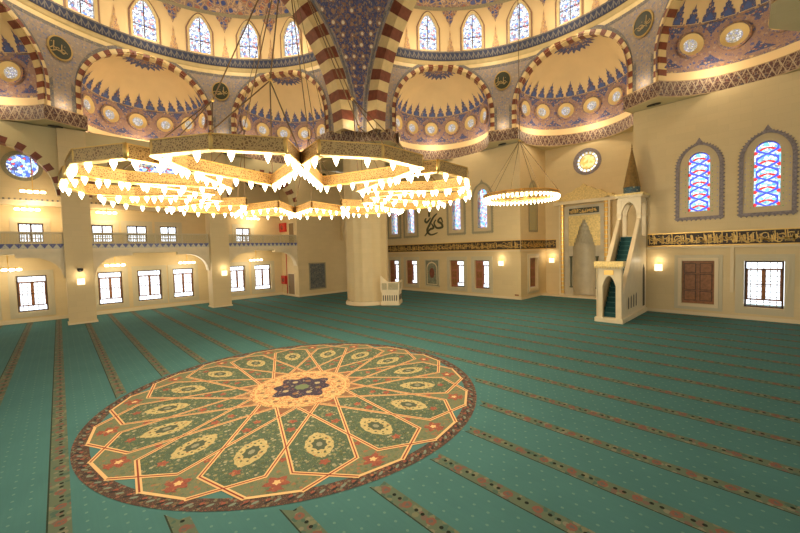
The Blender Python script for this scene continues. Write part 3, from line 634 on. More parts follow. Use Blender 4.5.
# round windows
def round_window(place, c, z, r, mat, ring_m, rw=.32, uvs=1.0):
    global wi
    t = empty('window_%d' % wi, place(c, z - r, 0), 'structure'); wi += 1
    n = 40; mb = MB()
    for k in range(n):
        a, b = 2 * pi * k / n, 2 * pi * (k + 1) / n
        P = lambda rr, t_, d: place(c + rr * cos(t_), z + rr * sin(t_), d)
        mb.face([P(r, a, -.04), P(r, b, -.04), P(r + rw, b, -.06), P(r + rw, a, -.06)], ring_m, [(a, 0), (b, 0), (b, rw), (a, rw)])
        mb.face([P(r + rw, a, -.06), P(r + rw, b, -.06), P(r + rw, b, 0), P(r + rw, a, 0)], ring_m)
        mb.face([P(r, a, -.04), P(r, b, -.04), P(r, b, .3), P(r, a, .3)], ring_m)
    keep(mb.build('window_ring'), t)
    mb = MB(); mb.face([place(c + r * cos(2 * pi * k / n), z + r * sin(2 * pi * k / n), .12) for k in range(n)], mat, [(uvs * r * cos(2 * pi * k / n), uvs * r * sin(2 * pi * k / n)) for k in range(n)])
    keep(mb.build('stained_glass'), t)
round_window(PR, RWX, RWZ, 0.96, S_AMB, M_BORDV, .30)
for c, z, r in RL: round_window(PB, c, z, r - .02, S_ROUND, M_BORDG, .28)

# ================================================================== TRIMS ON WALLS
mb = MB(); mb.box(-25.4, -4.5, Q - .12, Q, 4.64, 4.76, M_TRIM); mb.box(4.7, 26, Q - .12, Q, 4.64, 4.76, M_TRIM); mb.box(-4.6, -4.48, Q - .12, RB, 4.64, 4.76, M_TRIM); mb.box(-4.6, -3.1, RB - .12, RB, 4.64, 4.76, M_TRIM)
mb.build('trim_string_course', kind='structure')
mb = MB(); mb.box(-25.4, -4.5, Q - .08, Q, 0, .22, M_TRIM); mb.box(5.2, 26, Q - .08, Q, 0, .22, M_TRIM); mb.box(-4.6, -4.52, Q - .08, RB, 0, .22, M_TRIM)
mb.box(XL, XL + .08, 13.32, Q, 0, .22, M_TRIM); mb.box(XB, XB + .08, -14, 13.4, 0, .3, M_TRIM); mb.box(XB, XL, 13.3, 13.4, 0, .22, M_TRIM)
mb.build('baseboard_hall', kind='structure')
# slim wall strips between the windows
mb = MB()
for x in (10.16,): mb.box(x - .09, x + .09, Q - .07, Q, 1.7, 4.64, M_TRIM)
mb.build('trim_wall_strip', kind='structure')
# mihrab step
mb = MB(); mb.box(-4.5, 4.5, RB - 1.3, RB, 0, .12, M_MARB); mb.build('trim_mihrab_step', kind='structure')

# inscription bands -------------------------------------------------
def calligraphy(mb, u0, u1, z0, z1, place, m, rng, dens=1.0, w=.035, dep=-.05):
    """flowing strokes: tall uprights, bowls, tails and dots"""
    H = z1 - z0; u = u0
    def P(pu, pz): return place(pu, pz, dep)
    def stroke(pts, wd):
        for i in range(len(pts) - 1):
            a = Vector(pts[i]); b = Vector(pts[i + 1]); d = b - a
            if d.length < 1e-4: continue
            nrm = Vector((-d.y, d.x)).normalized(); t0 = wd * (.55 + .45 * sin(pi * (i + .2) / len(pts))); t1 = wd * (.55 + .45 * sin(pi * (i + 1.2) / len(pts)))
            q = [a - nrm * t0, b - nrm * t1, b + nrm * t1, a + nrm * t0]
            mb.face([P(k.x, k.y) for k in q], m)
    while u < u1 - .1:
        k = rng.random()
        if k < .42:
            h = H * rng.uniform(.55, .92); z = z0 + H * rng.uniform(.05, .15); stroke([(u, z), (u + .01, z + h * .5), (u - .02, z + h)], w); u += rng.uniform(.09, .16) / dens
        elif k < .8:
            r = H * rng.uniform(.12, .24); z = z0 + H * rng.uniform(.3, .7); s = rng.choice((-1, 1))
            stroke([(u + r * cos(t), z + s * r * sin(t) * .8) for t in [pi * q / 7 for q in range(8)]], w); u += r * rng.uniform(.7, 1.3) / dens
        else:
            z = z0 + H * rng.uniform(.15, .45); L = H * rng.uniform(.4, .9)
            stroke([(u + L * q / 6, z + H * .12 * sin(q * 1.1)) for q in range(7)], w); u += L * .4 / dens
        if rng.random() < .5:
            du, dz = u + rng.uniform(-.1, .1), z0 + H * rng.uniform(.12, .88); e = w * 1.1
            mb.face([P(du - e, dz), P(du, dz - e), P(du + e, dz), P(du, dz + e)], m)
M_LETTER = plain('gold_lettering', (0.80, 0.52, 0.15), .4, .3)
rg = random.Random(11)
def band(label, u0, u1, place, nm='inscription_band'):
    t = empty(nm, place((u0 + u1) / 2, 4.87, 0)); tag(t, label, 'inscription', 'gold inscription bands')
    mb = MB(); P = lambda u, z, d: place(u, z, d)
    def bx(a, b, c, d_, e, m):
        q = [P(u, z, dd) for dd in (e, 0) for z in (c, d_) for u in (a, b)]
        for f_ in ((0, 2, 3, 1), (0, 1, 5, 4), (2, 6, 7, 3), (0, 4, 6, 2), (1, 3, 7, 5)): mb.face([q[i] for i in f_], m)
    bx(u0, u1, 4.82, 5.7, -.04, M_INSC); keep(mb.build('ground_panel'), t)
    mb = MB(); bx(u0, u1, 4.79, 4.85, -.06, M_GOLD); bx(u0, u1, 5.67, 5.73, -.06, M_GOLD); keep(mb.build('gilt_edge'), t)
    mb = MB(); calligraphy(mb, u0 + .05, u1 - .05, 4.88, 5.64, place, M_LETTER, rg, 2.6, .027 if u0 > 0 else .018); keep(mb.build('lettering'), t)
band('long dark inscription band with gold script on the wall right of the stepped pulpit', 5.55, 16, PQ)
band('dark inscription band with gold script left of the mihrab recess, behind the round pier', -25.3, -4.62, PQ)
band('short inscription band turning onto the side wall of the mihrab recess', Q + .1, RB - .05, lambda u, z, d: (-4.6 - d, u, z))
band('shortest inscription band, on the mihrab wall left of its gilt frame', -4.5, -3.52, PR)

# round calligraphy on the qibla wall (large sweeping strokes)
M_INK = plain('dark_olive_ink', (0.07, 0.065, 0.025), .6)
def sweeps(name, label, place, strokes, w, group=None):
    mb = MB()
    for pts in strokes:
        n = len(pts); S = []
        for i in range(n - 1):
            for q in range(6):
                t = q / 6; p0 = Vector(pts[max(i - 1, 0)]); p1 = Vector(pts[i]); p2 = Vector(pts[i + 1]); p3 = Vector(pts[min(i + 2, n - 1)])
                S.append(.5 * ((2 * p1) + (-p0 + p2) * t + (2 * p0 - 5 * p1 + 4 * p2 - p3) * t * t + (-p0 + 3 * p1 - 3 * p2 + p3) * t ** 3))
        S.append(Vector(pts[-1])); N = len(S)
        rails = []
        for i, s in enumerate(S):
            d = (S[min(i + 1, N - 1)] - S[max(i - 1, 0)]).normalized(); nn = Vector((-d.y, d.x)); ww = w * (.35 + .65 * sin(pi * (i + .5) / N)); rails.append((s - nn * ww, s + nn * ww))
        for i in range(N - 1):
            q = [rails[i][0], rails[i + 1][0], rails[i + 1][1], rails[i][1]]
            mb.face([place(k.x, k.y, -.06) for k in q], M_INK)
            mb.face([place(k.x, k.y, 0.0) for k in q], M_INK)
            mb.face([place(q[0].x, q[0].y, -.06), place(q[1].x, q[1].y, -.06), place(q[1].x, q[1].y, 0), place(q[0].x, q[0].y, 0)], M_INK)
            mb.face([place(q[3].x, q[3].y, -.06), place(q[2].x, q[2].y, -.06), place(q[2].x, q[2].y, 0), place(q[3].x, q[3].y, 0)], M_INK)
    o = mb.build(name); tag(o, label, 'calligraphy', group); return o
cx_, cz_ = -15.5, 7.85
sweeps('wall_calligraphy', 'large dark calligraphic word on the cream wall between two tall stained windows', PQ,
       [[(cx_ + 1.5, cz_ + .2), (cx_ + 1.2, cz_ + .75), (cx_ + .8, cz_ + .4), (cx_ + 1.3, cz_ + .1), (cx_ + 1.4, cz_ - .3), (cx_ + .6, cz_ - .35), (cx_ + .2, cz_ + .2), (cx_ + .5, cz_ + .6)],
        [(cx_ + .7, cz_ + 1.3), (cx_ + .1, cz_ + .9), (cx_ - .5, cz_ + .1), (cx_ - .9, cz_ - .6), (cx_ - .3, cz_ - 1.1), (cx_ + .7, cz_ - .9)],
        [(cx_ - .3, cz_ + .9), (cx_ - .9, cz_ + .4), (cx_ - 1.2, cz_ + .6), (cx_ - 1.0, cz_ + .9)],
        [(cx_ - .2, cz_ + .2), (cx_ + .1, cz_ - .3), (cx_ - .5, cz_ - .5), (cx_ - 1.3, cz_ - 1.2)],
        [(cx_ - .5, cz_ + 1.7), (cx_ - .55, cz_ + 1.0)]], .13)
def glyphs(name, label, place, c, z, n, s):
    st = []
    for k in range(n):
        u = c + (k - n / 2) * s * .95
        st.append([(u, z - .1 * s), (u + .5 * s, z + .45 * s), (u + .15 * s, z + .8 * s), (u - .2 * s, z + .45 * s), (u + .4 * s, z - .15 * s)])
    return sweeps(name, label, place, st, .13 * s, 'dark wall scripts seen through the chandelier')
glyphs('wall_script', 'row of dark script seen under the left lobe of the big chandelier', PB, 11.0, 12.9, 4, .75)
glyphs('wall_script', 'dark curved script on the corner block, seen under the right lobe of the big chandelier', PL, 17.9, 13.7, 4, .85)

# tile picture on the corner block + tile panel on the qibla wall + fire hose etc
M_PIC = pattern('grey_blue_tile_painting', (0.10, 0.11, 0.11), [(0.16, 0.17, 0.17), (0.08, 0.10, 0.11), (0.22, 0.2, 0.16), (0.07, 0.09, 0.10)], 4, line=(0.20, 0.2, 0.17), linew=.04)
M_PIC2 = pattern('green_grey_tile_painting', (0.22, 0.23, 0.15), [(0.28, 0.29, 0.2), (0.16, 0.18, 0.12), (0.33, 0.3, 0.18), (0.2, 0.16, 0.1)], 4)
def tile_panel(name, label, place, a, b, z0, z1, m, fr, arched=False):
    t = empty(name, place((a + b) / 2, z0, 0)); tag(t, label, 'tile panel')
    mb = MB()
    def bx(u0, u1, q0, q1, d, mm):
        q = [place(u, z, dd) for dd in (-d, 0) for z in (q0, q1) for u in (u0, u1)]
        for f_ in ((0, 2, 3, 1), (0, 1, 5, 4), (2, 6, 7, 3), (0, 4, 6, 2), (1, 3, 7, 5)): mb.face([q[i] for i in f_], mm)
    bx(a, b, z0, z1, .04, m)
    keep(mb.build('tiles'), t); mb = MB()
    for d_ in ((a - .14, a, z0 - .14, z1 + .14), (b, b + .14, z0 - .14, z1 + .14), (a - .14, b + .14, z0 - .14, z0), (a - .14, b + .14, z1, z1 + .14)): bx(*d_, .07, fr)
    keep(mb.build('frame'), t)
    if arched:
        mb = MB(); c = (a + b) / 2; hw = (b - a) / 2 - .15
        o_ = arch_pts(hw, z0 + .1, z1 - .9, z1 - .15); i_ = arch_pts(hw - .12, z0 + .2, z1 - .95, z1 - .32)
        for i in range(len(o_)):
            j = (i + 1) % len(o_); mb.face([place(c + q[0], q[1], -.06) for q in (o_[i], o_[j], i_[j], i_[i])], M_TRIM)
        mb.face([place(c + .38 * cos(k * pi / 8), z0 + (z1 - z0) * .5 + .6 * sin(k * pi / 8), -.055) for k in range(16)], M_BRICKRED)
        keep(mb.build('painted_arch'), t)
tile_panel('tile_picture', 'dark grey-blue rectangular tile picture on the pale block left of the round pier', PL, 14.85, 16.8, .85, 3.7, M_PIC, M_BORDG)
tile_panel('tile_niche_panel', 'sage green tile panel with painted arch between two windows of the qibla wall', PQ, -16.75, -14.8, .8, 3.75, M_PIC2, M_SUR, True)

YS = 13.4
def door(idx, x0, x1, z0, z1):
    t = empty('door_%d' % idx, ((x0 + x1) / 2, YS, z0), 'structure')
    mb = MB(); mb.box(x0, x1, YS - .03, YS, z0, z1, M_WOOD if False else plain('brown_door', (.22, .14, .06), .5)); keep(mb.build('door_leaf'), t)
    mb = MB(); mb.box(x0 - .1, x0, YS - .06, YS, z0, z1 + .1, M_TRIM); mb.box(x1, x1 + .1, YS - .06, YS, z0, z1 + .1, M_TRIM); mb.box(x0, x1, YS - .06, YS, z1, z1 + .1, M_TRIM); keep(mb.build('door_frame'), t)
    mb = MB(); mb.box(x0 + .1, x0 + .2, YS - .1, YS - .03, z0 + 1.05, z0 + 1.1, M_BLACK); keep(mb.build('door_handle'), t)
door(1, -27.9, -26.4, 0, 2.6); door(2, -27.3, -26.1, 5.85, 8.5)
def hose_cabinet(label, x0, x1, z0, z1):
    t = empty('fire_hose_cabinet', ((x0 + x1) / 2, YS, z0)); tag(t, label, 'fire cabinet', 'fire hose cabinets')
    mb = MB(); mb.box(x0, x1, YS - .22, YS, z0, z1, M_RED); part(mb, 'cabinet', t)
    mb = MB(); mb.box(x0 + .06, x1 - .06, YS - .24, YS - .22, z0 + .06, z1 - .06, M_RED); o = part(mb, 'door', t)
    mb = MB(); mb.lathe([(0, 0), (.28, 0), (.28, .02), (0, .02)], (0, 0, 0), plain('cabinet_glass', (.35, .1, .08), .2), 16); h = mb.build('round_pane'); h.rotation_euler = (pi / 2, 0, 0); h.location = ((x0 + x1) / 2, YS - .24, (z0 + z1) / 2); keep(h, t)
hose_cabinet('red fire hose cabinet beside the ground-floor door under the gallery', -29.4, -28.35, 1.35, 2.35)
hose_cabinet('red fire hose cabinet on the upper gallery wall beside the upper door', -29.4, -27.9, 7.6, 8.65)
mb = MB(); mb.tube([(-28.2, YS - .06, 0), (-28.2, YS - .06, 5.4)], .045, M_RED); o = mb.build('sprinkler_pipe'); tag(o, 'thin red vertical pipe running down the wall beside the lower fire cabinet', 'pipe')

# ================================================================== VAULTS
SC = 12.6; SR = 12.8                 # semi-dome centre distance from the hall's centre, and its radius
ED = 13.6; ER = 4.8                  # exedra centre distance from the semi-dome centre, and radius
CZ0, CZ1 = 14.87, 15.92              # cornice
AX = [39, 90, 141]; HALF = 22.0
APEX = 22.5; SPR = APEX - radians(HALF) * SR
def cy(th, r, z): return (r * cos(radians(th)), SC + r * sin(radians(th)), z)
def cornice_plan(er, pr_):
    """plan line of the wavy cornice from the right pier to the left pier"""
    pts = []
    # intersection of exedra circle with the circle of the pilaster fronts
    cosb = (ED * ED + pr_ * pr_ - er * er) / (2 * ED * pr_); bb = degrees(math.acos(cosb))
    for i, ax in enumerate(AX):
        c = Vector((ED * cos(radians(ax)), SC + ED * sin(radians(ax))))
        a = Vector(cy(ax - bb, pr_, 0)[:2]); b = Vector(cy(ax + bb, pr_, 0)[:2])
        t0 = atan2(a.y - c.y, a.x - c.x); t1 = atan2(b.y - c.y, b.x - c.x)
        while t1 > t0: t1 -= 2 * pi
        # go round the back of the exedra
        t1b = t1 + 2 * pi
        mid = radians(ax)
        ts = t0; te = t1b
        # choose direction passing the outward side
        for k in range(25):
            t = ts + (te - ts) * k / 24; pts.append((c.x + er * cos(t), c.y + er * sin(t)))
    return pts
def side_pts(sgn): return [(sgn * 15.75, 11.85), (sgn * 13.85, 13.85), (sgn * 11.85, 15.75)] + ([(-12.55, 17.6)] if sgn < 0 else [(11.75, 18.1)])
def semi_dome(xf, tagname, labels):
    plan = [(x, y) for x, y in side_pts(1)][(2 if tagname == 'gallery' else 0):] + cornice_plan(4.55, 12.55) + [(x, y) for x, y in reversed(side_pts(-1))]
    # --- cornice
    mb = MB(xf); L = 0
    def outw(p, d):
        v = Vector((p[0], p[1] - 0)); v.normalize(); return (p[0] + v.x * d, p[1] + v.y * d)
    for i in range(len(plan) - 1):
        a, b = plan[i], plan[i + 1]; l_ = math.hypot(b[0] - a[0], b[1] - a[1])
        mb.face([(*a, CZ0), (*b, CZ0), (*b, CZ1), (*a, CZ1)], M_CORN, [(L, 0), (L + l_, 0), (L + l_, 1.05), (L, 1.05)])
        a2, b2 = outw(a, 5.5), outw(b, 5.5); a3, b3 = outw(a, .75), outw(b, .75)
        zs = CZ0 + .0015 * i + (.0007 if tagname == 'gallery' else 0); mb.face([(*a, zs), (*b, zs), (*b2, zs), (*a2, zs)], M_WALLSHADE)
        zt = CZ1 - .0012 * i; mb.face([(*a, zt), (*b, zt), (*b3, zt), (*a3, zt)], M_PLASTER)
        L += l_
    mb.build('trim_wavy_cornice', kind='structure')
    # --- wall of the semi-dome with three arched mouths
    mb = MB(xf); N = 240; a0, a1 = 12.5, 167.5
    def zlow(th, half=HALF, apex=APEX):
        for ax in AX:
            d = abs(th - ax)
            if d < half:
                w = radians(half) * SR; s = radians(d) * SR; return SPR + sqrt(max(0, w * w - s * s)) * (apex - SPR) / w
        return CZ1
    ths = sorted({*[a0 + (a1 - a0) * k / N for k in range(N + 1)], *[ax + s * HALF for ax in AX for s in (-1, 1)]})
    ZT = 22.35
    for i in range(len(ths) - 1):
        A, B = ths[i], ths[i + 1]; mid = (A + B) / 2; inside = any(abs(mid - ax) < HALF for ax in AX)
        if inside: zA, zB = zlow(A), zlow(B); zA = max(zA, SPR) if any(abs(A - ax) <= HALF + 1e-6 for ax in AX) else SPR; zB = max(zB, SPR)
        else: zA = zB = CZ1
        if inside and zA < SPR + 1e-3: zA = SPR
        if inside and zB < SPR + 1e-3: zB = SPR
        # border strip along arches, spandrel above
        for (lo, hi, m) in ((0, .32, M_BORDER), (.32, None, M_SPAND)):
            la, lb = zA + (lo if inside else 0), zB + (lo if inside else 0)
            if not inside and m is M_BORDER: continue
            ha = min(ZT, zA + hi) if hi else ZT; hb = min(ZT, zB + hi) if hi else ZT
            la = min(la, ZT); lb = min(lb, ZT)
            if ha - la < 1e-4 and hb - lb < 1e-4: continue
            u0, u1 = radians(A) * SR, radians(B) * SR
            if m is M_SPAND:
                c1, c2_ = 21.72, 21.98
                for (zl, zh, mm) in ((0, c1, M_SPAND), (c1, c2_, M_BORDER), (c2_, 99, M_VOUS)):
                    A0, A1 = min(max(la, zl), ha), min(ha, zh); B0, B1 = min(max(lb, zl), hb), min(hb, zh)
                    A1 = max(A1, A0); B1 = max(B1, B0)
                    if A1 - A0 + B1 - B0 < 2e-3: continue
                    mb.face([cy(A, SR, A0), cy(B, SR, B0), cy(B, SR, B1), cy(A, SR, A1)], mm, [(u0, A0), (u1, B0), (u1, B1), (u0, A1)])
                continue
            mb.face([cy(A, SR, la), cy(B, SR, lb), cy(B, SR, hb), cy(A, SR, ha)], m, [(u0, la), (u1, lb), (u1, hb), (u0, ha)])
    # thin vertical borders on the pilasters
    for ax in AX:
        for s in (-1, 1):
            A = ax + s * HALF; B = A + s * 1.1
            mb.face([cy(A, SR - .02, CZ1), cy(B, SR - .02, CZ1), cy(B, SR - .02, SPR + .6), cy(A, SR - .02, SPR + .3)], M_BORDER, [(0, 0), (.25, 0), (.25, 2), (0, 2)])
    mb.build('wall_semi_dome_' + tagname, kind='structure')
    # --- striped voussoirs round the mouths
    for ax in AX:
        mb = MB(xf); w = radians(HALF) * SR; ri = w - .38; nv = 31
        def AP(r, t, dep=0.0):
            return cy(ax + degrees(r * cos(t) / SR), SR - .06 + dep, SPR + r * sin(t) * (APEX - SPR) / w)
        for k in range(nv):
            a, b = pi * k / nv, pi * (k + 1) / nv; m = M_BRICKRED if k % 2 else M_VOUS; h = (a + b) / 2
            for (p, q) in ((a, h), (h, b)):
                mb.face([AP(ri, p), AP(w, p), AP(w, q), AP(ri, q)], m); mb.face([AP(ri, p), AP(ri, q), AP(ri, q, .6), AP(ri, p, .6)], m)
        nz = 4; z = CZ1
        for k in range(nz):
            zA, zB = CZ1 + (SPR - CZ1) * k / nz, CZ1 + (SPR - CZ1) * (k + 1) / nz; m = M_BRICKRED if k % 2 else M_VOUS
            for s in (-1, 1):
                A = ax + s * HALF; B = ax + s * degrees(ri / SR)
                mb.face([cy(A, SR - .06, zA), cy(B, SR - .06, zA), cy(B, SR - .06, zB), cy(A, SR - .06, zB)], m); mb.face([cy(B, SR - .06, zA), cy(B, SR + .6, zA), cy(B, SR + .6, zB), cy(B, SR - .06, zB)], m)
        mb.build('trim_exedra_voussoirs', kind='structure')
        # --- the exedra shell behind the mouth
        c = (ED * cos(radians(ax)), SC + ED * sin(radians(ax)))
        def EP(t, z, r=ER): return (c[0] + r * cos(t), c[1] + r * sin(t), z)
        def ok(P): return math.hypot(P[0], P[1] - SC) > SR - .02
        mb = MB(xf); nt_ = 96; bands = [(CZ1, 16.55, M_PLASTER), (16.55, 16.72, M_ROSE), (16.72, 17.5, M_ROUNDZ)]
        for k in range(nt_):
            A = radians(ax) - pi + 2 * pi * k / nt_; B = A + 2 * pi / nt_
            for z0, z1, m in bands:
                P = [EP(A, z0), EP(B, z0), EP(B, z1), EP(A, z1)]
                if sum(ok(q) for q in P) < 2: continue
                mb.face(P, m, [(A * ER, z0), (B * ER, z0), (B * ER, z1), (A * ER, z1)], smooth=True)
        # dome shell
        H = 4.85; nr = 26
        def DP(t, e): return (c[0] + ER * cos(e) * cos(t), c[1] + ER * cos(e) * sin(t), 17.5 + H * sin(e))
        for j in range(nr):
            e0, e1 = pi / 2 * j / nr, pi / 2 * (j + 1) / nr; zc = 17.5 + H * sin((e0 + e1) / 2); m = M_ROUNDZ if zc < 19.2 else (M_ROSE if zc < 19.45 else M_PLASTER)
            for k in range(nt_):
                A = radians(ax) - pi + 2 * pi * k / nt_; B = A + 2 * pi / nt_; P = [DP(A, e0), DP(B, e0), DP(B, e1), DP(A, e1)]
                if not any(ok(q) for q in P): continue
                if j == nr - 1: P = P[:3]
                mb.face(P, m, [(A * ER, e0 * ER), (B * ER, e0 * ER), (B * ER, e1 * ER), (A * ER, e1 * ER)][:len(P)], smooth=True)
        mb.build('ceiling_exedra', kind='structure')
        # --- painted finials and apex rosette
        mb = MB(xf)
        def onshell(t, z, off=.03):
            if z <= 17.5: return EP(t, z, ER - off)
            e = math.asin(min(1, (z - 17.5) / H)); r = ER * cos(e) - off; return (c[0] + r * cos(t), c[1] + r * sin(t), z - off * sin(e))
        for k in range(-4, 4):
            t0 = radians(ax + 28 * k + 15)
            for (zb, sg) in ((16.85, 1), (19.3, -1)):
                for (ww, hh, mm, of) in ((.16, .62, M_TREE, .03), (.085, .34, plain('finial_blue', (.07, .12, .34), .6), .045)):
                    P = [onshell(t0 + u * ww, zb + sg * v * hh, of) for u, v in ((-1, 0), (-.55, .35), (-.3, .55), (0, 1), (.3, .55), (.55, .35), (1, 0))]
                    if all(ok(q) for q in P): mb.face(P, mm, [(u * .8 + k, v) for u, v in ((-1, 0), (-.55, .35), (-.3, .55), (0, 1), (.3, .55), (.55, .35), (1, 0))])
        nf = 23
        for k in range(nf):
            t0 = radians(ax) + radians(-135 + 270 * k / (nf - 1)); big = 1.2 if k % 2 else .95; hw = .085
            pr0 = [(-1, 0), (-.95, .28), (-.6, .34), (-.68, .52), (-.38, .56), (-.42, .72), (-.15, .76), (0, 1), (.15, .76), (.42, .72), (.38, .56), (.68, .52), (.6, .34), (.95, .28), (1, 0)]
            pts = [onshell(t0 + a * hw, 19.45 + b * big, .035) for a, b in pr0]
            if not ok(pts[0]) or not ok(pts[-1]): continue
            mb.face([onshell(t0 + a * hw * 1.12, 19.42 + b * (big + .1), .022) for a, b in pr0], M_CREAMP)
            mb.face(pts, M_TREE, [(a * .5 + k, b * 1.4) for a, b in pr0])
            inn = [onshell(t0 + a * .045, 19.5 + b * .36, .05) for a, b in ((-1, 0), (-.8, .6), (0, 1.1), (.8, .6), (1, 0))]
            mb.face(inn, plain('finial_blue', (.07, .12, .34), .6))
        # apex rosette: half sun near the mouth crown
        cr = Vector((-cos(radians(ax)), -sin(radians(ax)))); NP = 24
        def top(x, y):       # x across, y inwards from centre towards the mouth
            px = c[0] + cr.x * y - cr.y * x; py = c[1] + cr.y * y + cr.x * x; rr = math.hypot(px - c[0], py - c[1]); e = math.acos(min(1, rr / ER)); return (px, py, 17.5 + H * sin(e) - .04)
        y0 = .15; NP = 22
        sun = [((1.7 if k % 2 else 1.35) * cos(pi + pi * k / NP), (1.7 if k % 2 else 1.35) * sin(pi + pi * k / NP)) for k in range(NP + 1)]
        for k in range(NP):
            p, q = sun[k], sun[k + 1]
            for f0, f1, m_, of in ((0, .35, M_ROSE, 0), (.35, .62, M_ROSE, 0), (.62, 1, M_TREE, 0)):
                P = [top(p[0] * f0, y0 + p[1] * f0), top(p[0] * f1, y0 + p[1] * f1), top(q[0] * f1, y0 + q[1] * f1), top(q[0] * f0, y0 + q[1] * f0)]
                if f0 == 0: P = P[:3]
                mb.face(P, m_, [(p[0] * f0, p[1] * f0), (p[0] * f1, p[1] * f1), (q[0] * f1, q[1] * f1), (q[0] * f0, q[1] * f0)][:len(P)])
        mb.build('trim_exedra_painting', kind='structure')
        # --- round windows of the exedra
        for k in range(-4, 5):
            t0 = radians(ax + 28 * k + 1)
            if not ok(EP(t0, 18)) : continue
            P0 = EP(t0, 18)
            if math.hypot(P0[0], P0[1] - SC) < SR + .5: continue
            zc = 18.2; rad = .82; n = 24
            e = math.asin((zc - 17.5) / H); rr0 = ER * cos(e)
            def RP(r, a, off): # local tangent coordinates
                du = r * cos(a); dz = r * sin(a); return (c[0] + (rr0 - off) * cos(t0) - du * sin(t0), c[1] + (rr0 - off) * sin(t0) + du * cos(t0), zc + dz)
            wt = empty('window_%d' % (100 + len([o for o in bpy.data.objects if o.name.startswith('window_1')])), xf(RP(0, 0, .2)), 'structure')
            mb = MB(xf)
            for q in range(n):
                a, b = 2 * pi * q / n, 2 * pi * (q + 1) / n
                mb.face([RP(.86 * rad, a, .26), RP(.86 * rad, b, .26), RP(rad, b, .24), RP(rad, a, .24)], M_ROSE, [(a * rad, 0), (b * rad, 0), (b * rad, .2), (a * rad, .2)])
                mb.face([RP(rad, a, .24), RP(rad, b, .24), RP(rad, b, -.1), RP(rad, a, -.1)], M_ROSE)
                mb.face([RP(.86 * rad, a, .26), RP(.86 * rad, b, .26), RP(.5 * rad, b, .10), RP(.5 * rad, a, .10)], M_GOLDP)
            keep(mb.build('window_ring'), wt)
            mb = MB(xf); mb.face([RP(.52 * rad, 2 * pi * q / n, .10) for q in range(n)], M_SMALLG, [(rad * .55 * cos(2 * pi * q / n) + k, rad * .55 * sin(2 * pi * q / n)) for q in range(n)]); keep(mb.build('stained_glass'), wt)
    # --- added unseen shell behind the exedrae to block stray sky light
    mb = MB(xf)
    for k in range(36):
        A, B = 14 + 152 * k / 36, 14 + 152 * (k + 1) / 36
        mb.face([cy(A, SR + .32, 23.47), cy(B, SR + .32, 23.47), cy(B, 20.2, 23.47), cy(A, 20.2, 23.47)], M_WALLSHADE)
        mb.face([cy(A, 20.2, 15.3), cy(B, 20.2, 15.3), cy(B, 20.2, 23.47), cy(A, 20.2, 23.47)], M_WALLSHADE)
    mb.build('wall_sky_blocker_' + tagname, kind='structure')
    # --- blue ring
    mb = MB(xf); prof = [(SR + .05, 22.28), (SR - .16, 22.42), (SR - .16, 22.58), (SR - .24, 22.6)]; prof2 = [(SR - .24, 22.6), (SR - .24, 23.35)]; prof3 = [(SR - .24, 23.35), (SR - .30, 23.36), (SR - .30, 23.46), (SR + .3, 23.5)]
    for pf, m in ((prof, M_VOUS), (prof2, M_RING), (prof3, M_BORDER)):
        for i in range(len(pf) - 1):
            for k in range(96):
                A, B = a0 + (a1 - a0) * k / 96, a0 + (a1 - a0) * (k + 1) / 96; (r0, z0), (r1, z1) = pf[i], pf[i + 1]
                mb.face([cy(A, r0, z0), cy(B, r0, z0), cy(B, r1, z1), cy(A, r1, z1)], m, [(radians(A) * SR, z0 - 22.6), (radians(B) * SR, z0 - 22.6), (radians(B) * SR, z1 - 22.6), (radians(A) * SR, z1 - 22.6)], smooth=True)
    for i in range(len(prof2)): pass
    mb.build('trim_blue_ring', kind='structure')
    # --- drum with nine pointed windows, then the foot of the semi-dome
    mb = MB(xf); WC = [90 + 18.7 * k for k in range(-4, 5)]; WH = 3.7; wz0, wzs, wzt = 23.75, 25.7, 27.0
    def wtop(d, h=WH, zs=wzs, zt=wzt): x = min(1, abs(d) / h); return zs + (zt - zs) * (1 - x ** 1.8)
    ths = sorted({*[a0 + (a1 - a0) * k / 200 for k in range(201)], *[c_ + WH * s / 8 for c_ in WC for s in range(-8, 9)]})
    DT = 27.6
    for i in range(len(ths) - 1):
        A, B = ths[i], ths[i + 1]; mid = (A + B) / 2; wc = [c_ for c_ in WC if abs(mid - c_) < WH]; u0, u1 = radians(A) * SR, radians(B) * SR
        if wc:
            mb.face([cy(A, SR, 23.4), cy(B, SR, 23.4), cy(B, SR, wz0), cy(A, SR, wz0)], M_PLASTER)
            zA, zB = wtop(A - wc[0]), wtop(B - wc[0]); mb.face([cy(A, SR, zA), cy(B, SR, zB), cy(B, SR, DT), cy(A, SR, DT)], M_PLASTER, [(u0, zA), (u1, zB), (u1, DT), (u0, DT)])
        else: mb.face([cy(A, SR, 23.4), cy(B, SR, 23.4), cy(B, SR, DT), cy(A, SR, DT)], M_PLASTER, [(u0, 23.4), (u1, 23.4), (u1, DT), (u0, DT)])
    mb.build('wall_drum_' + tagname, kind='structure')
    mb = MB(xf)
    for j in range(14):
        e0, e1 = radians(18 + 72 * j / 14), radians(18 + 72 * (j + 1) / 14); k0 = SR / cos(radians(18))
        for k in range(96):
            A, B = a0 + (a1 - a0) * k / 96, a0 + (a1 - a0) * (k + 1) / 96
            z = lambda e: DT - .0 + k0 * .82 * (sin(e) - sin(radians(18)))
            P = [cy(A, k0 * cos(e0), z(e0)), cy(B, k0 * cos(e0), z(e0)), cy(B, k0 * cos(e1), z(e1)), cy(A, k0 * cos(e1), z(e1))]
            mb.face(P, M_DOMEORN if j < 4 else M_PLASTER, [(radians(A) * SR, e0 * SR), (radians(B) * SR, e0 * SR), (radians(B) * SR, e1 * SR), (radians(A) * SR, e1 * SR)], smooth=True)
    mb.build('ceiling_semi_dome_' + tagname, kind='structure')
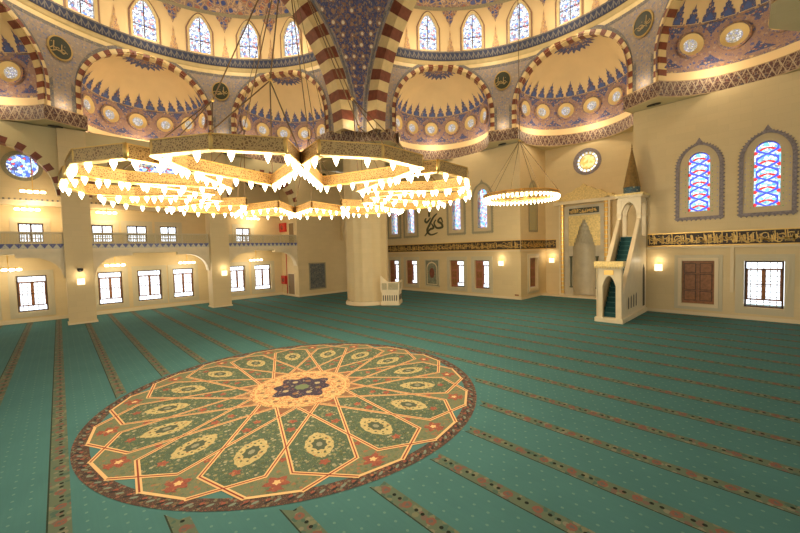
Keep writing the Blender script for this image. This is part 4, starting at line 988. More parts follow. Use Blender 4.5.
    # moulding + hanging painted lambrequins between the windows, little painted cypresses
    mb = MB(xf)
    for k in range(96):
        A, B = a0 + (a1 - a0) * k / 96, a0 + (a1 - a0) * (k + 1) / 96
        mb.face([cy(A, SR - .06, 27.3), cy(B, SR - .06, 27.3), cy(B, SR - .06, 27.62), cy(A, SR - .06, 27.62)], M_BORDG, smooth=True)
    for c_ in [90 + 18.7 * (k + .5) for k in range(-5, 5)]:
        lam = [(-3.2, 27.3), (-2.4, 26.9), (-1.6, 26.75), (-1.3, 26.4), (-.6, 26.2), (0, 25.8), (.6, 26.2), (1.3, 26.4), (1.6, 26.75), (2.4, 26.9), (3.2, 27.3)]
        mb.face([cy(c_ + u, SR - .05, z) for u, z in lam], M_DOMEORN, [(radians(u) * SR * 1.6, z * 1.6) for u, z in lam])
        cyp = [(-1.5, 23.5), (-1.2, 24.0), (-.7, 24.2), (-.8, 24.5), (-.35, 24.7), (-.3, 25.1), (0, 25.6), (.3, 25.1), (.35, 24.7), (.8, 24.5), (.7, 24.2), (1.2, 24.0), (1.5, 23.5)]
        mb.face([cy(c_ + u, SR - .05, z) for u, z in cyp], M_CYP, [(radians(u) * SR, z) for u, z in cyp])
    mb.build('trim_drum_painting', kind='structure')
    for n_, c_ in enumerate(WC):
        wt = empty('window_%d' % (200 + len([o for o in bpy.data.objects if o.name.startswith('window_2')])), xf(cy(c_, SR, wz0)), 'structure')
        q = [c_ + WH * s / 10 for s in range(-10, 11)]
        outl = [(t, wtop(t - c_)) for t in q]; H2 = WH * 1.38
        outl2 = [(c_ + H2 * s / 10, 25.7 + (27.25 - 25.7) * (1 - abs(s / 10) ** 1.8)) for s in range(-10, 11)]
        mb = MB(xf)
        A_ = [(c_ - WH, wz0)] + outl + [(c_ + WH, wz0)]; B_ = [(c_ - H2, 23.5)] + outl2 + [(c_ + H2, 23.5)]
        for i in range(len(A_) - 1):
            (ta, za), (tb, zb) = A_[i], A_[i + 1]; (tc, zc), (td, zd) = B_[i + 1], B_[i]; ins = .55
            mt = lambda u0, z0, u1, z1, f_: (u0 + (u1 - u0) * f_, z0 + (z1 - z0) * f_)
            a2 = mt(ta, za, td, zd, ins); b2 = mt(tb, zb, tc, zc, ins)
            mb.face([cy(ta, SR - .02, za), cy(tb, SR - .02, zb), cy(b2[0], SR - .10, b2[1]), cy(a2[0], SR - .10, a2[1])], M_VOUS)
            mb.face([cy(a2[0], SR - .10, a2[1]), cy(b2[0], SR - .10, b2[1]), cy(tc, SR - .05, zc), cy(td, SR - .05, zd)], M_WBORD, [(i * .3, 0), (i * .3 + .3, 0), (i * .3 + .3, .2), (i * .3, .2)])
            mb.face([cy(ta, SR - .02, za), cy(tb, SR - .02, zb), cy(tb, SR + .3, zb), cy(ta, SR + .3, za)], M_VOUS)
        keep(mb.build('window_surround'), wt)
        mb = MB(xf)
        for i in range(len(outl) - 1):
            (ta, za), (tb, zb) = outl[i], outl[i + 1]; u0, u1 = radians(ta - c_) * SR, radians(tb - c_) * SR
            mb.face([cy(ta, SR + .2, wz0), cy(tb, SR + .2, wz0), cy(tb, SR + .2, zb), cy(ta, SR + .2, za)], S_DRUM, [(u0, 0), (u1, 0), (u1, zb - wz0), (u0, za - wz0)])
        keep(mb.build('stained_glass'), wt)
        mb = MB(xf)
        mb.box(0, 0, 0, 0, 0, 0, M_DARK) if False else None
        for z in (24.8,): mb.face([cy(c_ - WH, SR + .18, z), cy(c_ + WH, SR + .18, z), cy(c_ + WH, SR + .18, z + .08), cy(c_ - WH, SR + .18, z + .08)], M_DARK)
        mb.face([cy(c_ - .18, SR + .18, wz0), cy(c_ + .18, SR + .18, wz0), cy(c_ + .18, SR + .18, 26.9), cy(c_ - .18, SR + .18, 26.9)], M_DARK)
        keep(mb.build('window_bars'), wt)
    # --- roundels on the pilasters
    for th, lb in zip((64.5, 115.5), labels):
        t = empty('calligraphic_roundel', xf(cy(th, SR, 20.4))); tag(t, lb, 'roundel', 'calligraphic roundels of the vaults')
        ux = Vector((-sin(radians(th)), cos(radians(th)), 0))
        def RD(u, z, off): p = Vector(cy(th, SR - off, 20.4 + z)) + ux * u; return tuple(p)
        n = 28; mb = MB(xf)
        for k in range(n):
            a, b = 2 * pi * k / n, 2 * pi * (k + 1) / n
            mb.face([RD(.66 * cos(a), .76 * sin(a), .12), RD(.66 * cos(b), .76 * sin(b), .12), RD(.76 * cos(b), .87 * sin(b), .10), RD(.76 * cos(a), .87 * sin(a), .10)], M_RIM)
            mb.face([RD(.76 * cos(a), .87 * sin(a), .10), RD(.76 * cos(b), .87 * sin(b), .10), RD(.76 * cos(b), .87 * sin(b), .01), RD(.76 * cos(a), .87 * sin(a), .01)], M_RIM)
        keep(mb.build('gilt_rim'), t)
        mb = MB(xf); mb.face([RD(.67 * cos(2 * pi * k / n), .77 * sin(2 * pi * k / n), .09) for k in range(n)], plain('dark_green_disc', (.03, .035, .015), .4)); keep(mb.build('disc'), t)
        mb = MB(xf); rr = random.Random(int(th)); 
        calligraphy(mb, -.42, .5, -.45, .4, lambda u, z, d: RD(u, z, .11), M_LETD, rr, 1.6, .035, 0); keep(mb.build('lettering'), t)
    # --- air grilles under the cornice, at the feet of the pilasters
    for sx in (-1, 1):
        mb = MB(xf); x, y = sx * 6.0, 24.75
        mb.prism([(x + .42 * cos(a), y + .16 * sin(a)) for a in [pi / 8 * k for k in range(16)]], CZ0 - .06, CZ0, M_BLACK)
        o = mb.build('air_grille'); tag(o, 'small dark air grille under the cornice, ' + {('qibla', -1): 'left of the mihrab recess', ('qibla', 1): 'above the stepped pulpit', ('gallery', -1): 'hidden behind the big chandelier', ('gallery', 1): 'top left near the round window'}[(tagname, sx)], 'air grille', 'air grilles under the cornice')
    # --- main arch in front of the semi-dome: striped marble
    RI, RO, ZC, Y0, Y1 = 11.85, 13.1, 15.6, (14.05 if tagname == 'qibla' else 13.6), (15.15 if tagname == 'qibla' else 15.0); mb = MB(xf); nv = 47
    for k in range(nv):
        a, b = pi * k / nv, pi * (k + 1) / nv; m = M_BRICKRED if k % 2 else M_VOUS
        for (p, q) in ((a, (a + b) / 2), ((a + b) / 2, b)):
            P = lambda r, t, y: (r * cos(t), y, ZC + r * sin(t))
            mb.face([P(RI, p, Y0), P(RO, p, Y0), P(RO, q, Y0), P(RI, q, Y0)], m, [(p * RI, 0), (p * RI, 1.2), (q * RI, 1.2), (q * RI, 0)])
            mb.face([P(RI, p, Y0), P(RI, q, Y0), P(RI, q, Y1), P(RI, p, Y1)], m, [(p * RI, 0), (q * RI, 0), (q * RI, 1.7), (p * RI, 1.7)])
            mb.face([P(RI, p, Y1), P(RI, q, Y1), P(RO + 1.5, q, Y1), P(RO + 1.5, p, Y1)], m)
    mb.build('trim_main_arch_' + tagname, kind='structure')
    for sx in (-1, 1): point_lamp('cove_lamp_pier', xf((sx * 11.2, 17.9, 16.6)), 30, LAMP_WARM, .2)
    for ax in AX:
        c = (ED * cos(radians(ax)), SC + ED * sin(radians(ax)))
        for k in (-70, 0, 70):
            t = radians(ax + k); point_lamp('cove_lamp', xf((c[0] + 3.6 * cos(t), c[1] + 3.6 * sin(t), 16.25)), COVE_LIGHT / 3, LAMP_WARM, .25)
    if tagname == 'qibla': point_lamp('pier_foot_lamp', (-12.75, 12.9, 16.25), 45, LAMP_WARM, .15)
    for th in (64.5, 115.5): point_lamp('pilaster_lamp', xf(cy(th, SR - .55, 16.3)), 22, LAMP_WARM, .12)
    for k in range(5): point_lamp('ring_lamp', xf(cy(30 + 30 * k, SR - 2.2, 23.7)), 200, LAMP_WARM, .5)
M_RIM = plain('bronze_rim', (.42, .28, .09), .5, .3); M_LETD = plain('dull_gold_lettering', (.40, .28, .10), .5)
M_CREAMP = plain('cream_paint_outline', (.74, .56, .32), .6)
M_WBORD = pattern('window_border_painting', (0.30, 0.17, 0.10), [(0.22, 0.10, 0.07), (0.45, 0.30, 0.17), (0.18, 0.15, 0.20), (0.35, 0.18, 0.1)], 7)
M_GOLDP = plain('ochre_splay', (0.72, 0.52, 0.22), .6)
M_CYP = pattern('cypress_painting', (0.62, 0.40, 0.18), [(0.42, 0.20, 0.12), (0.55, 0.34, 0.18), (0.28, 0.22, 0.24), (0.46, 0.26, 0.15), (0.6, 0.4, 0.2)], 8)
M_SMALLG = S_SMALL
semi_dome(I, 'qibla', ('dark gold-rimmed calligraphic roundel nearest the top right corner of the photo', 'dark gold-rimmed calligraphic roundel straight above the smaller round chandelier'))
semi_dome(R90, 'gallery', ('dark gold-rimmed calligraphic roundel crossed by a chandelier cable, left of the striped main arch', 'dark gold-rimmed calligraphic roundel nearest the top left corner of the photo'))

# pendentive over the round pier
mb = MB(); ZC = 15.6; RHO = sqrt(14.0 ** 2 + 13.1 ** 2); nz = 40; nn = 28
def PEN(z, s):
    h = sqrt(max(0.0, 13.1 ** 2 - (z - ZC) ** 2)); A = Vector((-13.6, h)); B = Vector((-h, 14.05))
    aA, aB = atan2(A.y, A.x), atan2(B.y, B.x); rA, rB = A.length, B.length; a = aA + (aB - aA) * s; rr = rA + (rB - rA) * s
    return (rr * cos(a), rr * sin(a), z), (a - 3 * pi / 4) * rr
for j in range(nz):
    z0, z1 = ZC + 13.05 * j / nz, ZC + 13.05 * (j + 1) / nz
    for k in range(nn):
        s0, s1 = k / nn, (k + 1) / nn; q = [PEN(z0, s0), PEN(z0, s1), PEN(z1, s1), PEN(z1, s0)]
        # border follows the arches at constant width
        p0, _ = PEN(z0, 0); p1, _ = PEN(z0, 1); width = math.hypot(p0[0] - p1[0], p0[1] - p1[1]); d = min((s0 + s1) / 2, 1 - (s0 + s1) / 2) * width
        m = M_BORDER if d < .30 and d > .10 else (M_SPAND if d < .42 else M_PEND)
        mb.face([w_[0] for w_ in q], m, [(w_[1], w_[0][2]) for w_ in q], smooth=True)
mb.build('ceiling_pendentive', kind='structure')
# gilt ring of the large pendentive roundel
mb = MB(); zc, rr_ = 27.9, 1.5
def PS_(u, v, off=.06):
    z = zc + v; r = sqrt(max(196, RHO * RHO - (z - ZC) ** 2)) - off; a = 3 * pi / 4 + u / r; return (r * cos(a), r * sin(a), z)
for k in range(40):
    a, b = 2 * pi * k / 40, 2 * pi * (k + 1) / 40
    if zc + rr_ * max(sin(a), sin(b)) > 28.6: continue
    mb.face([PS_(rr_ * cos(a), rr_ * sin(a)), PS_(rr_ * cos(b), rr_ * sin(b)), PS_((rr_ - .2) * cos(b), (rr_ - .2) * sin(b)), PS_((rr_ - .2) * cos(a), (rr_ - .2) * sin(a))], M_GOLDP)
mb.build('trim_pendentive_ring', kind='structure')

# round pier
PX, PY, PRR = -15.35, 15.45, 2.05
t = empty('round_pier', (PX, PY, 0)); tag(t, 'massive round cream stone pier with shallow flutes behind the big chandelier', 'pier')
mb = MB(); mb.lathe([(PRR, .35), (PRR, CZ0)], (PX, PY, 0), M_WALL, 96, fl=-.05, nf=14); part(mb, 'shaft', t)
mb = MB(); mb.lathe([(PRR + .16, 0), (PRR + .16, .16), (PRR + .03, .35)], (PX, PY, 0), M_TRIM, 48); part(mb, 'plinth', t)

# the near half of the hall, behind the camera: plain walls with daylight windows, roof and dome
M_FAR = plain('cream_plaster', (0.62, 0.50, 0.28), .7)
NX, NY, RT = 29.0, -28.0, 30.0
hol = [(c - 1.0, c + 1.0, .8, 3.8) for c in range(-24, 25, 4)] + [(c - .9, c + .9, 7, 12) for c in range(-22, 23, 5)] + [(c - .9, c + .9, 18, 22) for c in range(-10, 11, 4)]
mb = MB(); wall_panel(mb, NY, 33.0, 0, RT, hol, lambda u, z, d: (NX + d, u, z), M_FAR, .5); mb.build('wall_right', kind='structure')
mb = MB(); wall_panel(mb, -31.5, NX, 0, RT, hol, lambda u, z, d: (u, NY - d, z), M_FAR, .5); mb.build('wall_entrance', kind='structure')
mb = MB(); mb.box(-31.5, NX, NY, -13.6, RT, RT + .2, M_FAR); mb.box(14, NX, -13.6, 33, RT, RT + .2, M_FAR); mb.build('ceiling_near_bays', kind='structure')
mb = MB(); mb.box(XB - .4, -13.2, NY, -14.4, HW, HW + .2, M_FAR) ; mb.box(13.2, NX, Q - 8.0, 33, HW + 1.2, HW + 1.4, M_FAR); mb.build('ceiling_side_bays', kind='structure')
mb = MB(); mb.box(XB - .5, XB, NY, -14, 0, RT, M_FAR); mb.box(13.3, 14.0, 14.2, 33, HW + 1.2, RT, M_FAR); mb.box(-31.5, -14.2, -14.0, -13.3, HW + .2, RT, M_FAR); mb.build('wall_upper_sides', kind='structure')
mb = MB(); mb.lathe([(14.0, 0), (14.0, 3.5), (13.2, 7), (10.5, 11), (6, 14), (0, 15.2)], (0, 0, 28.6), M_PLASTER, 64); mb.build('ceiling_main_dome', kind='structure')
mb = MB()
for k in range(64):
    a, b = 2 * pi * k / 64, 2 * pi * (k + 1) / 64
    def sq(t): q = 15.8 / max(abs(cos(t)), abs(sin(t))); return (q * cos(t), q * sin(t), 28.62)
    mb.face([(14 * cos(a), 14 * sin(a), 28.62), (14 * cos(b), 14 * sin(b), 28.62), sq(b), sq(a)], M_PLASTER)
mb.build('ceiling_dome_collar', kind='structure')

# ================================================================== MIHRAB
MX = -0.69; MY = RB
t = empty('mihrab', (MX, MY - .3, 0.12)); tag(t, 'tall gilt-framed marble prayer niche with pediment and stepped honeycomb hood behind the pulpit', 'mihrab')
S_ = 1.07
M_NICHE = plain('grey_marble', (0.58, 0.51, 0.36), .4, noise=.12, nscale=1.2)
mb = MB()
mb.box(MX - 2.0, MX - 1.45, MY - .35, MY, .12, 8.9, M_NICHE); mb.box(MX + 1.45, MX + 2.0, MY - .35, MY, .12, 8.9, M_NICHE); mb.box(MX - 1.45, MX + 1.45, MY - .35, MY, 7.95, 8.9, M_NICHE)
part(mb, 'marble_surround', t)
for sx in (-1, 1):
    mb = MB(); x = MX + sx * 2.1; mb.box(x - .22, x + .22, MY - .5, MY, .12, 9.5, M_MARB)
    for k in range(22): mb.prism([(x - .12 * sx + .16 * cos(a) , MY - .52 + .1 * sin(a)) for a in [pi / 4 * q for q in range(8)]], .3 + k * .41, .3 + k * .41 + .33, M_GOLD)
    part(mb, 'gilt_column', t)
mb = MB(); mb.box(MX - 2.8, MX + 2.8, MY - .62, MY, 9.1, 9.4, M_MARB)
ped = [(-2.8, 9.4), (2.8, 9.4), (2.4, 9.75), (2.0, 9.8), (1.5, 10.2), (1.1, 10.25), (.6, 10.6), (.3, 10.65), (0, 10.95), (-.3, 10.65), (-.6, 10.6), (-1.1, 10.25), (-1.5, 10.2), (-2.0, 9.8), (-2.4, 9.75)]
mb.extr(ped, (MX, MY - .5, 0), (1, 0, 0), (0, 0, 1), (0, .5, 0), plain('gilt_stone', (.80, .60, .24), .45, noise=.2, nscale=7)); part(mb, 'pediment', t)
mb = MB(); mb.box(MX - 1.35, MX + 1.35, MY - .40, MY - .35, 8.1, 8.65, plain('dark_green_plate', (.03, .035, .012), .4)); part(mb, 'inscription_plate', t)
mb = MB(); calligraphy(mb, MX - 1.25, MX + 1.2, 8.14, 8.6, lambda u, z, d: (u, MY - .41, z), M_LETTER, random.Random(5), 1.6, .028, 0); part(mb, 'lettering', t)
# gilt panel with the niche cut into it
mb = MB(); N_ = 9; steps = [(1.02, 5.0), (.92, 5.35), (.80, 5.75), (.68, 6.1), (.56, 6.5), (.43, 6.9), (.3, 7.2), (.16, 7.45), (0.02, 7.65)]
GP = plain('gilt_relief', (.74, .56, .22), .4, .25, noise=.25, nscale=9)
edge = [(1.02, .12)]
for i, (hw_, z_) in enumerate(steps):
    edge.append((hw_, z_));
    if i + 1 < len(steps): edge.append((steps[i + 1][0], z_))
for s in (-1, 1):
    for i in range(len(edge) - 1):
        (ua, za), (ub, zb) = edge[i], edge[i + 1]
        if abs(zb - za) > 1e-6:
            mb.face([(MX + s * ua, MY - .3, za), (MX + s * 1.45, MY - .3, za), (MX + s * 1.45, MY - .3, zb), (MX + s * ua, MY - .3, zb)], GP if za > 4 else M_NICHE)
    mb.face([(MX, MY - .3, 7.65), (MX + s * 1.45, MY - .3, 7.65), (MX + s * 1.45, MY - .3, 7.95), (MX, MY - .3, 7.95)], GP)
part(mb, 'gilt_panel', t)
mb = MB()
mb.lathe([(1.02, 0), (1.02, 4.9)], (MX, MY - .3, .12), M_NICHE, 20, 0, pi); mb.box(MX - 1.25, MX + 1.25, MY + .95, MY + 1.05, 0, 8, M_NICHE); mb.box(MX - 1.25, MX - 1.15, MY + .4, MY + 1.0, 0, 8, M_NICHE); mb.box(MX + 1.15, MX + 1.25, MY + .4, MY + 1.0, 0, 8, M_NICHE); mb.box(MX - 1.25, MX + 1.25, MY + .4, MY + 1.0, 7.9, 8, M_NICHE)  # boxes are an added unseen backing that stops light leaking between tiers
for i in range(len(steps) - 1):        # stalactite tiers
    (r0, z0), (r1, z1) = steps[i], steps[i + 1]; r1 = max(r1, .03)
    n = max(6, 12 - i)
    for k in range(n):
        a, b = pi * k / n, pi * (k + 1) / n; mid = (a + b) / 2; rm = r0 - (r0 - r1) * .35
        P = lambda r, t_, z: (MX + r * cos(t_), MY - .3 + r * sin(t_), z)
        mb.face([P(r0, a, z0 - .02), P(r0, mid, z0 - .02), P(r0, mid, z1 - .12), P(r0 * .97, a, z1 - .02)], M_NICHE); mb.face([P(r0, mid, z0 - .02), P(r0, b, z0 - .02), P(r0 * .97, b, z1 - .02), P(r0, mid, z1 - .12)], M_NICHE)
        mb.face([P(r0, a, z1 - .02), P(r0, mid, z1 - .12), P(r1, mid, z1 - .02)], M_NICHE); mb.face([P(r0, mid, z1 - .12), P(r0, b, z1 - .02), P(r1, mid, z1 - .02)], M_NICHE)
        mb.face([P(r0, a, z1 - .02), P(r1, mid, z1 - .02), P(r1, a, z1 - .02)], M_NICHE); mb.face([P(r0, b, z1 - .02), P(r1, b, z1 - .02), P(r1, mid, z1 - .02)], M_NICHE)
part(mb, 'niche', t)
# opening in the mihrab wall for the niche bowl is not needed: the bowl projects in front of it
for o in t.children:
    pass
for sx in (-1, 1):
    mb = MB(); mb.lathe([(.16, 0), (.16, .1), (.1, .16), (.1, 2.9), (.15, 3.0), (.15, 3.1)], (MX + sx * 1.18, MY - .42, .9), plain('green_marble', (.12, .13, .08), .3), 12); part(mb, 'colonnette', t)

# ================================================================== MINBAR (stepped pulpit)
t = empty('minbar', (4.75, 22.3, 0)); tag(t, 'tall ivory marble stepped pulpit with arched portal, teal stairs and pointed gilt cone', 'pulpit')
X0, X1 = 4.0, 5.45; SH = lambda p: p
mb = MB(); mb.box(X0 - .1, X1 + .1, 19.12, 25.35, 0, .28, M_MARB); part(mb, 'plinth', t)
# portal
def portal_face(mb, y, th, x0, x1, z0, z1, ox0, ox1, zs, zt, m):
    c = (ox0 + ox1) / 2; hw = (ox1 - ox0) / 2; n = 16
    mb.box(x0, ox0, y, y + th, z0, z1, m); mb.box(ox1, x1, y, y + th, z0, z1, m)
    xs = [ox0 + 2 * hw * k / n for k in range(n + 1)]; zz = lambda x: zs + (zt - zs) * (1 - (abs(x - c) / hw) ** 2.2)
    for k in range(n):
        a, b = xs[k], xs[k + 1]
        for yy in (y, y + th): mb.face([(a, yy, zz(a)), (b, yy, zz(b)), (b, yy, z1), (a, yy, z1)], m)
        mb.face([(a, y, zz(a)), (b, y, zz(b)), (b, y + th, zz(b)), (a, y + th, zz(a))], m)
mb = MB(); portal_face(mb, 19.25, .3, X0, X1, .28, 3.5, 4.34, 5.11, 2.35, 3.0, M_MARB)
mb.box(4.45, 5.0, 19.21, 19.25, 3.08, 3.38, M_GOLD); mb.box(X0, X0 + .05, 19.2, 19.25, .3, 3.5, M_TRIM); mb.box(X1 - .05, X1, 19.2, 19.25, .3, 3.5, M_TRIM)
part(mb, 'portal', t)
mb = MB(); mb.box(X0 - .12, X1 + .12, 19.1, 19.65, 3.62, 3.95, GP); mb.box(X0 - .05, X1 + .05, 19.17, 19.6, 3.5, 3.62, M_MARB)
for k in range(11): mb.box(X0 - .08 + k * .15, X0 - .02 + k * .15, 19.07, 19.12, 3.5, 3.66, GP)
part(mb, 'portal_cornice', t)
# stairs
M_STAIR = plain('teal_stair_carpet', (0.012, 0.075, 0.085), .9)
ns = 17; ys, ye, zs_, ze = 19.6, 23.6, .28, 5.55
mb = MB()
for k in range(ns):
    a = ys + (ye - ys) * k / ns; zt = zs_ + (ze - zs_) * (k + 1) / ns; mb.box(X0 + .3, X1 - .3, a, a + (ye - ys) / ns + .001, .28, zt, M_STAIR)
    mb.box(X0 + .3, X1 - .3, a - .015, a, zt - .04, zt, plain('stair_edge', (.05, .16, .16), .8))
part(mb, 'stairs', t)
# side walls with sloped parapet and small arched openings in the base
for (xa, xb) in ((X0, X0 + .2), (X1 - .2, X1)):
    prof = [(19.55, .28), (25.35, .28), (25.35, 5.6), (23.75, 5.6), (23.75, 6.9), (23.5, 6.75), (19.55, 1.75)]
    mb = MB(); n = len(prof)
    for x, rev in ((xa, 0), (xb, 1)):
        P = [(x, y, z) for y, z in prof]; mb.face(P if rev else P[::-1], M_MARB)
    for i in range(n):
        (a, b), (c_, d_) = prof[i], prof[(i + 1) % n]; mb.face([(xa, a, b), (xb, a, b), (xb, c_, d_), (xa, c_, d_)], M_MARB)
    xo = xb if xa > 4.5 else xa; dd = .02 if xa > 4.5 else -.02
    for k in range(4):          # dark slits
        y = 20.6 + k * .62; h = .55 + .32 * k * .35; sl = [(y, .75), (y + .22, .75), (y + .22, 1.2 + h * .4), (y + .11, 1.35 + h * .4), (y, 1.2 + h * .4)]
        mb.face([(xo + dd, a, b) for a, b in sl], M_BLACK)
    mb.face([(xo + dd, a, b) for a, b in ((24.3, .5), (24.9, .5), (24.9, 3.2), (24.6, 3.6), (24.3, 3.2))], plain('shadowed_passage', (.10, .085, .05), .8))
    part(mb, 'side_wall', t)
    mb = MB(); o0 = Vector((0, 19.5, 1.8)); o1 = Vector((0, 23.7, 6.75)); d = (o1 - o0)
    x_ = (xa + xb) / 2
    for k in range(26):
        a = o0 + d * (k / 26); b = o0 + d * ((k + .72) / 26)
        mb.extr([(-.05, -.22), (.05, -.22), (.05, 0.0), (-.05, 0.0)], (x_, a.y, a.z), (1, 0, 0), (0, 0, 1), tuple(b - a), GP if k % 2 else M_MARB)
    mb.extr([(-.13, 0), (.13, 0), (.13, .1), (-.13, .1)], (x_, o0.y, o0.z), (1, 0, 0), (0, 0, 1), tuple(d), M_MARB)
    part(mb, 'parapet', t)
# kiosk
for (x, y) in ((X0 + .11, 23.85), (X1 - .11, 23.85), (X0 + .11, 25.24), (X1 - .11, 25.24)):
    mb = MB(); mb.box(x - .13, x + .13, y - .13, y + .13, 5.5, 8.2, M_MARB); mb.box(x - .16, x + .16, y - .16, y + .16, 7.1, 7.25, M_TRIM); part(mb, 'kiosk_post', t)
mb = MB(); portal_face(mb, 23.75, .2, X0, X1, 7.2, 8.4, X0 + .26, X1 - .26, 7.35, 8.05, M_MARB); portal_face(mb, 25.1, .2, X0, X1, 7.2, 8.4, X0 + .26, X1 - .26, 7.35, 8.05, M_MARB)
mb.box(X0, X0 + .12, 23.95, 25.1, 8.0, 8.4, M_MARB); mb.box(X1 - .12, X1, 23.95, 25.1, 8.0, 8.4, M_MARB)
mb.box(X0 - .14, X1 + .14, 23.6, 25.4, 8.4, 8.62, M_MARB); mb.box(X0 - .2, X1 + .2, 23.54, 25.42, 8.55, 8.68, GP); part(mb, 'kiosk_canopy', t)
mb = MB(); mb.box(X0 + .2, X1 - .2, 23.6, 25.2, 5.3, 5.6, M_MARB); part(mb, 'landing', t)
mb = MB(); mb.lathe([(.52, 0), (.54, .05), (.54, .46), (.52, .5)], (4.75, 24.4, 8.68), pattern('blue_green_tile_collar', (.05, .10, .12), [(.3, .3, .2), (.04, .1, .16), (.08, .16, .15), (.4, .35, .2)], 6), 12); part(mb, 'tile_collar', t)
mb = MB(); mb.lathe([(.57, 0), (.54, .07), (.34, 1.2), (.16, 2.15), (.05, 2.75), (.07, 2.83), (.03, 2.9), (.05, 2.98), (0, 3.25)], (4.75, 24.4, 9.18), plain('gilt_lead', (.26, .16, .05), .4, .4, noise=.25, nscale=6), 12); part(mb, 'cone', t)
for o in t.children:
    if o.name.startswith('cone'): o.data.polygons.foreach_set('use_smooth', [False] * len(o.data.polygons))

# muezzin's platform at the foot of the round pier
t = empty('muezzin_platform', (-12.9, 16.1, 0)); tag(t, 'low ivory marble enclosure with pierced parapet at the foot of the round pier', 'platform')
rot_ = radians(38); ct, st = cos(rot_), sin(rot_)
def MP(u, v, z): return (-13.0 + u * ct - v * st, 16.05 + u * st + v * ct, z)
def mbox(mb, u0, u1, v0, v1, z0, z1, m):
    P = [MP(u, v, z) for z in (z0, z1) for v in (v0, v1) for u in (u0, u1)]
    for q in ((0, 2, 3, 1), (4, 5, 7, 6), (0, 1, 5, 4), (2, 6, 7, 3), (0, 4, 6, 2), (1, 3, 7, 5)): mb.face([P[i] for i in q], m)
mb = MB(); mbox(mb, -.6, 1.1, -.9, 1.1, 0, .3, M_MARB); mbox(mb, -.6, 1.1, -.9, 1.1, 1.2, 1.42, M_MARB); part(mb, 'deck', t)
mb = MB()
mbox(mb, -.52, 1.06, -.86, 1.0, .3, 1.2, M_MARB)
for k in range(7): u = -.42 + k * .205; mbox(mb, u, u + .085, -.875, -.86, .42, .92, M_BLACK); mbox(mb, 1.06, 1.075, -.75 + k * .25, -.66 + k * .25, .42, .92, M_BLACK)
part(mb, 'base_with_slits', t)
mb = MB(); mbox(mb, -.6, 1.1, -.9, -.82, 1.42, 2.05, M_LATT); mbox(mb, 1.02, 1.1, -.9, 1.1, 1.42, 2.05, M_LATT); part(mb, 'pierced_parapet', t)
mb = MB(); mbox(mb, -.6, 1.14, -.94, -.80, 2.05, 2.15, M_MARB); mbox(mb, 1.0, 1.14, -.94, 1.14, 2.05, 2.15, M_MARB)
for (u, v) in ((-.6, -.9), (1.04, -.9), (1.04, 1.04), (0, -.9)): mbox(mb, u - .02, u + .1, v - .02, v + .1, 1.42, 2.2, M_MARB)
part(mb, 'handrail', t)
mb = MB(); mb.face([MP(-.6, -.86, 2.15), MP(.05, -.86, 2.15), MP(-.6, -.86, 2.75)], M_MARB); mb.face([MP(-.6, -.80, 2.15), MP(.05, -.80, 2.15), MP(-.6, -.80, 2.75)], M_MARB); mb.face([MP(.05, -.86, 2.15), MP(.05, -.80, 2.15), MP(-.6, -.80, 2.75), MP(-.6, -.86, 2.75)], M_MARB); part(mb, 'stair_cheek', t)

# ================================================================== ROUND CARPET MEDALLION
t = empty('medallion_carpet', (0, 0, 0)); tag(t, 'large round medallion carpet with orange strapwork star woven into the teal carpet', 'carpet')
def pol(r, a): return (r * cos(radians(a)), r * sin(radians(a)))
def flat(mb, pts, z, m): mb.face([(p[0], p[1], z) for p in pts], m)
mb = MB(); n = 128
for k in range(n):
    a, b = 360 * k / n, 360 * (k + 1) / n; flat(mb, [pol(6.0, a), pol(6.37, a), pol(6.37, b), pol(6.0, b)], .006, M_MBORD)
for k in range(88):       # pale and dark leaf pairs along the border
    a = 360 * k / 88
    for (da, m, r) in ((0, plain('border_sage', (.15, .20, .16), .9), 6.2), (2.3, M_FLOWER, 6.16), (-1.7, plain('border_black', (.008, .01, .012), .9), 6.22)):
        c_ = pol(r, a + da); tx = radians(a + da + 90 + 35); L_, w_ = (.085, .035) if m is not M_FLOWER else (.05, .045)
        flat(mb, [(c_[0] + L_ * cos(u) * cos(tx) - w_ * sin(u) * sin(tx), c_[1] + L_ * cos(u) * sin(tx) + w_ * sin(u) * cos(tx)) for u in [pi / 4 * q for q in range(8)]], .008 + .0002 * ((3 * k + int(da)) % 9), m)
part(mb, 'border', t)
mb = MB()
for k in range(n): a, b = 360 * k / n, 360 * (k + 1) / n; flat(mb, [(0, 0), pol(6.0, a), pol(6.0, b)], .004, plain('medallion_teal', (.052, .155, .155), .9))
for m_ in range(16):
    ax = 22.5 * m_; od = ax + 11.25
    flat(mb, [pol(5.7, ax), pol(6.05, od - 5.6), pol(6.05, od + 5.6), pol(5.7, ax + 22.5), pol(5.35, od + 3.25), pol(4.1, od), pol(5.35, od - 3.25)], .006, M_LOBE)
    flat(mb, [pol(5.7, ax), pol(5.35, ax - 8), pol(4.1, ax - 11.25), pol(2.45, ax), pol(4.1, ax + 11.25), pol(5.35, ax + 8)], .006, M_KITE)
    flat(mb, [pol(4.1, od), pol(2.45, ax), pol(1.9, od), pol(2.45, ax + 22.5)], .006, M_KITE)
    flat(mb, [pol(2.45, ax), pol(1.9, ax - 11.25), pol(1.6, ax), pol(1.9, ax + 11.25)], .006, M_INNER)
part(mb, 'field', t)
mb = MB()
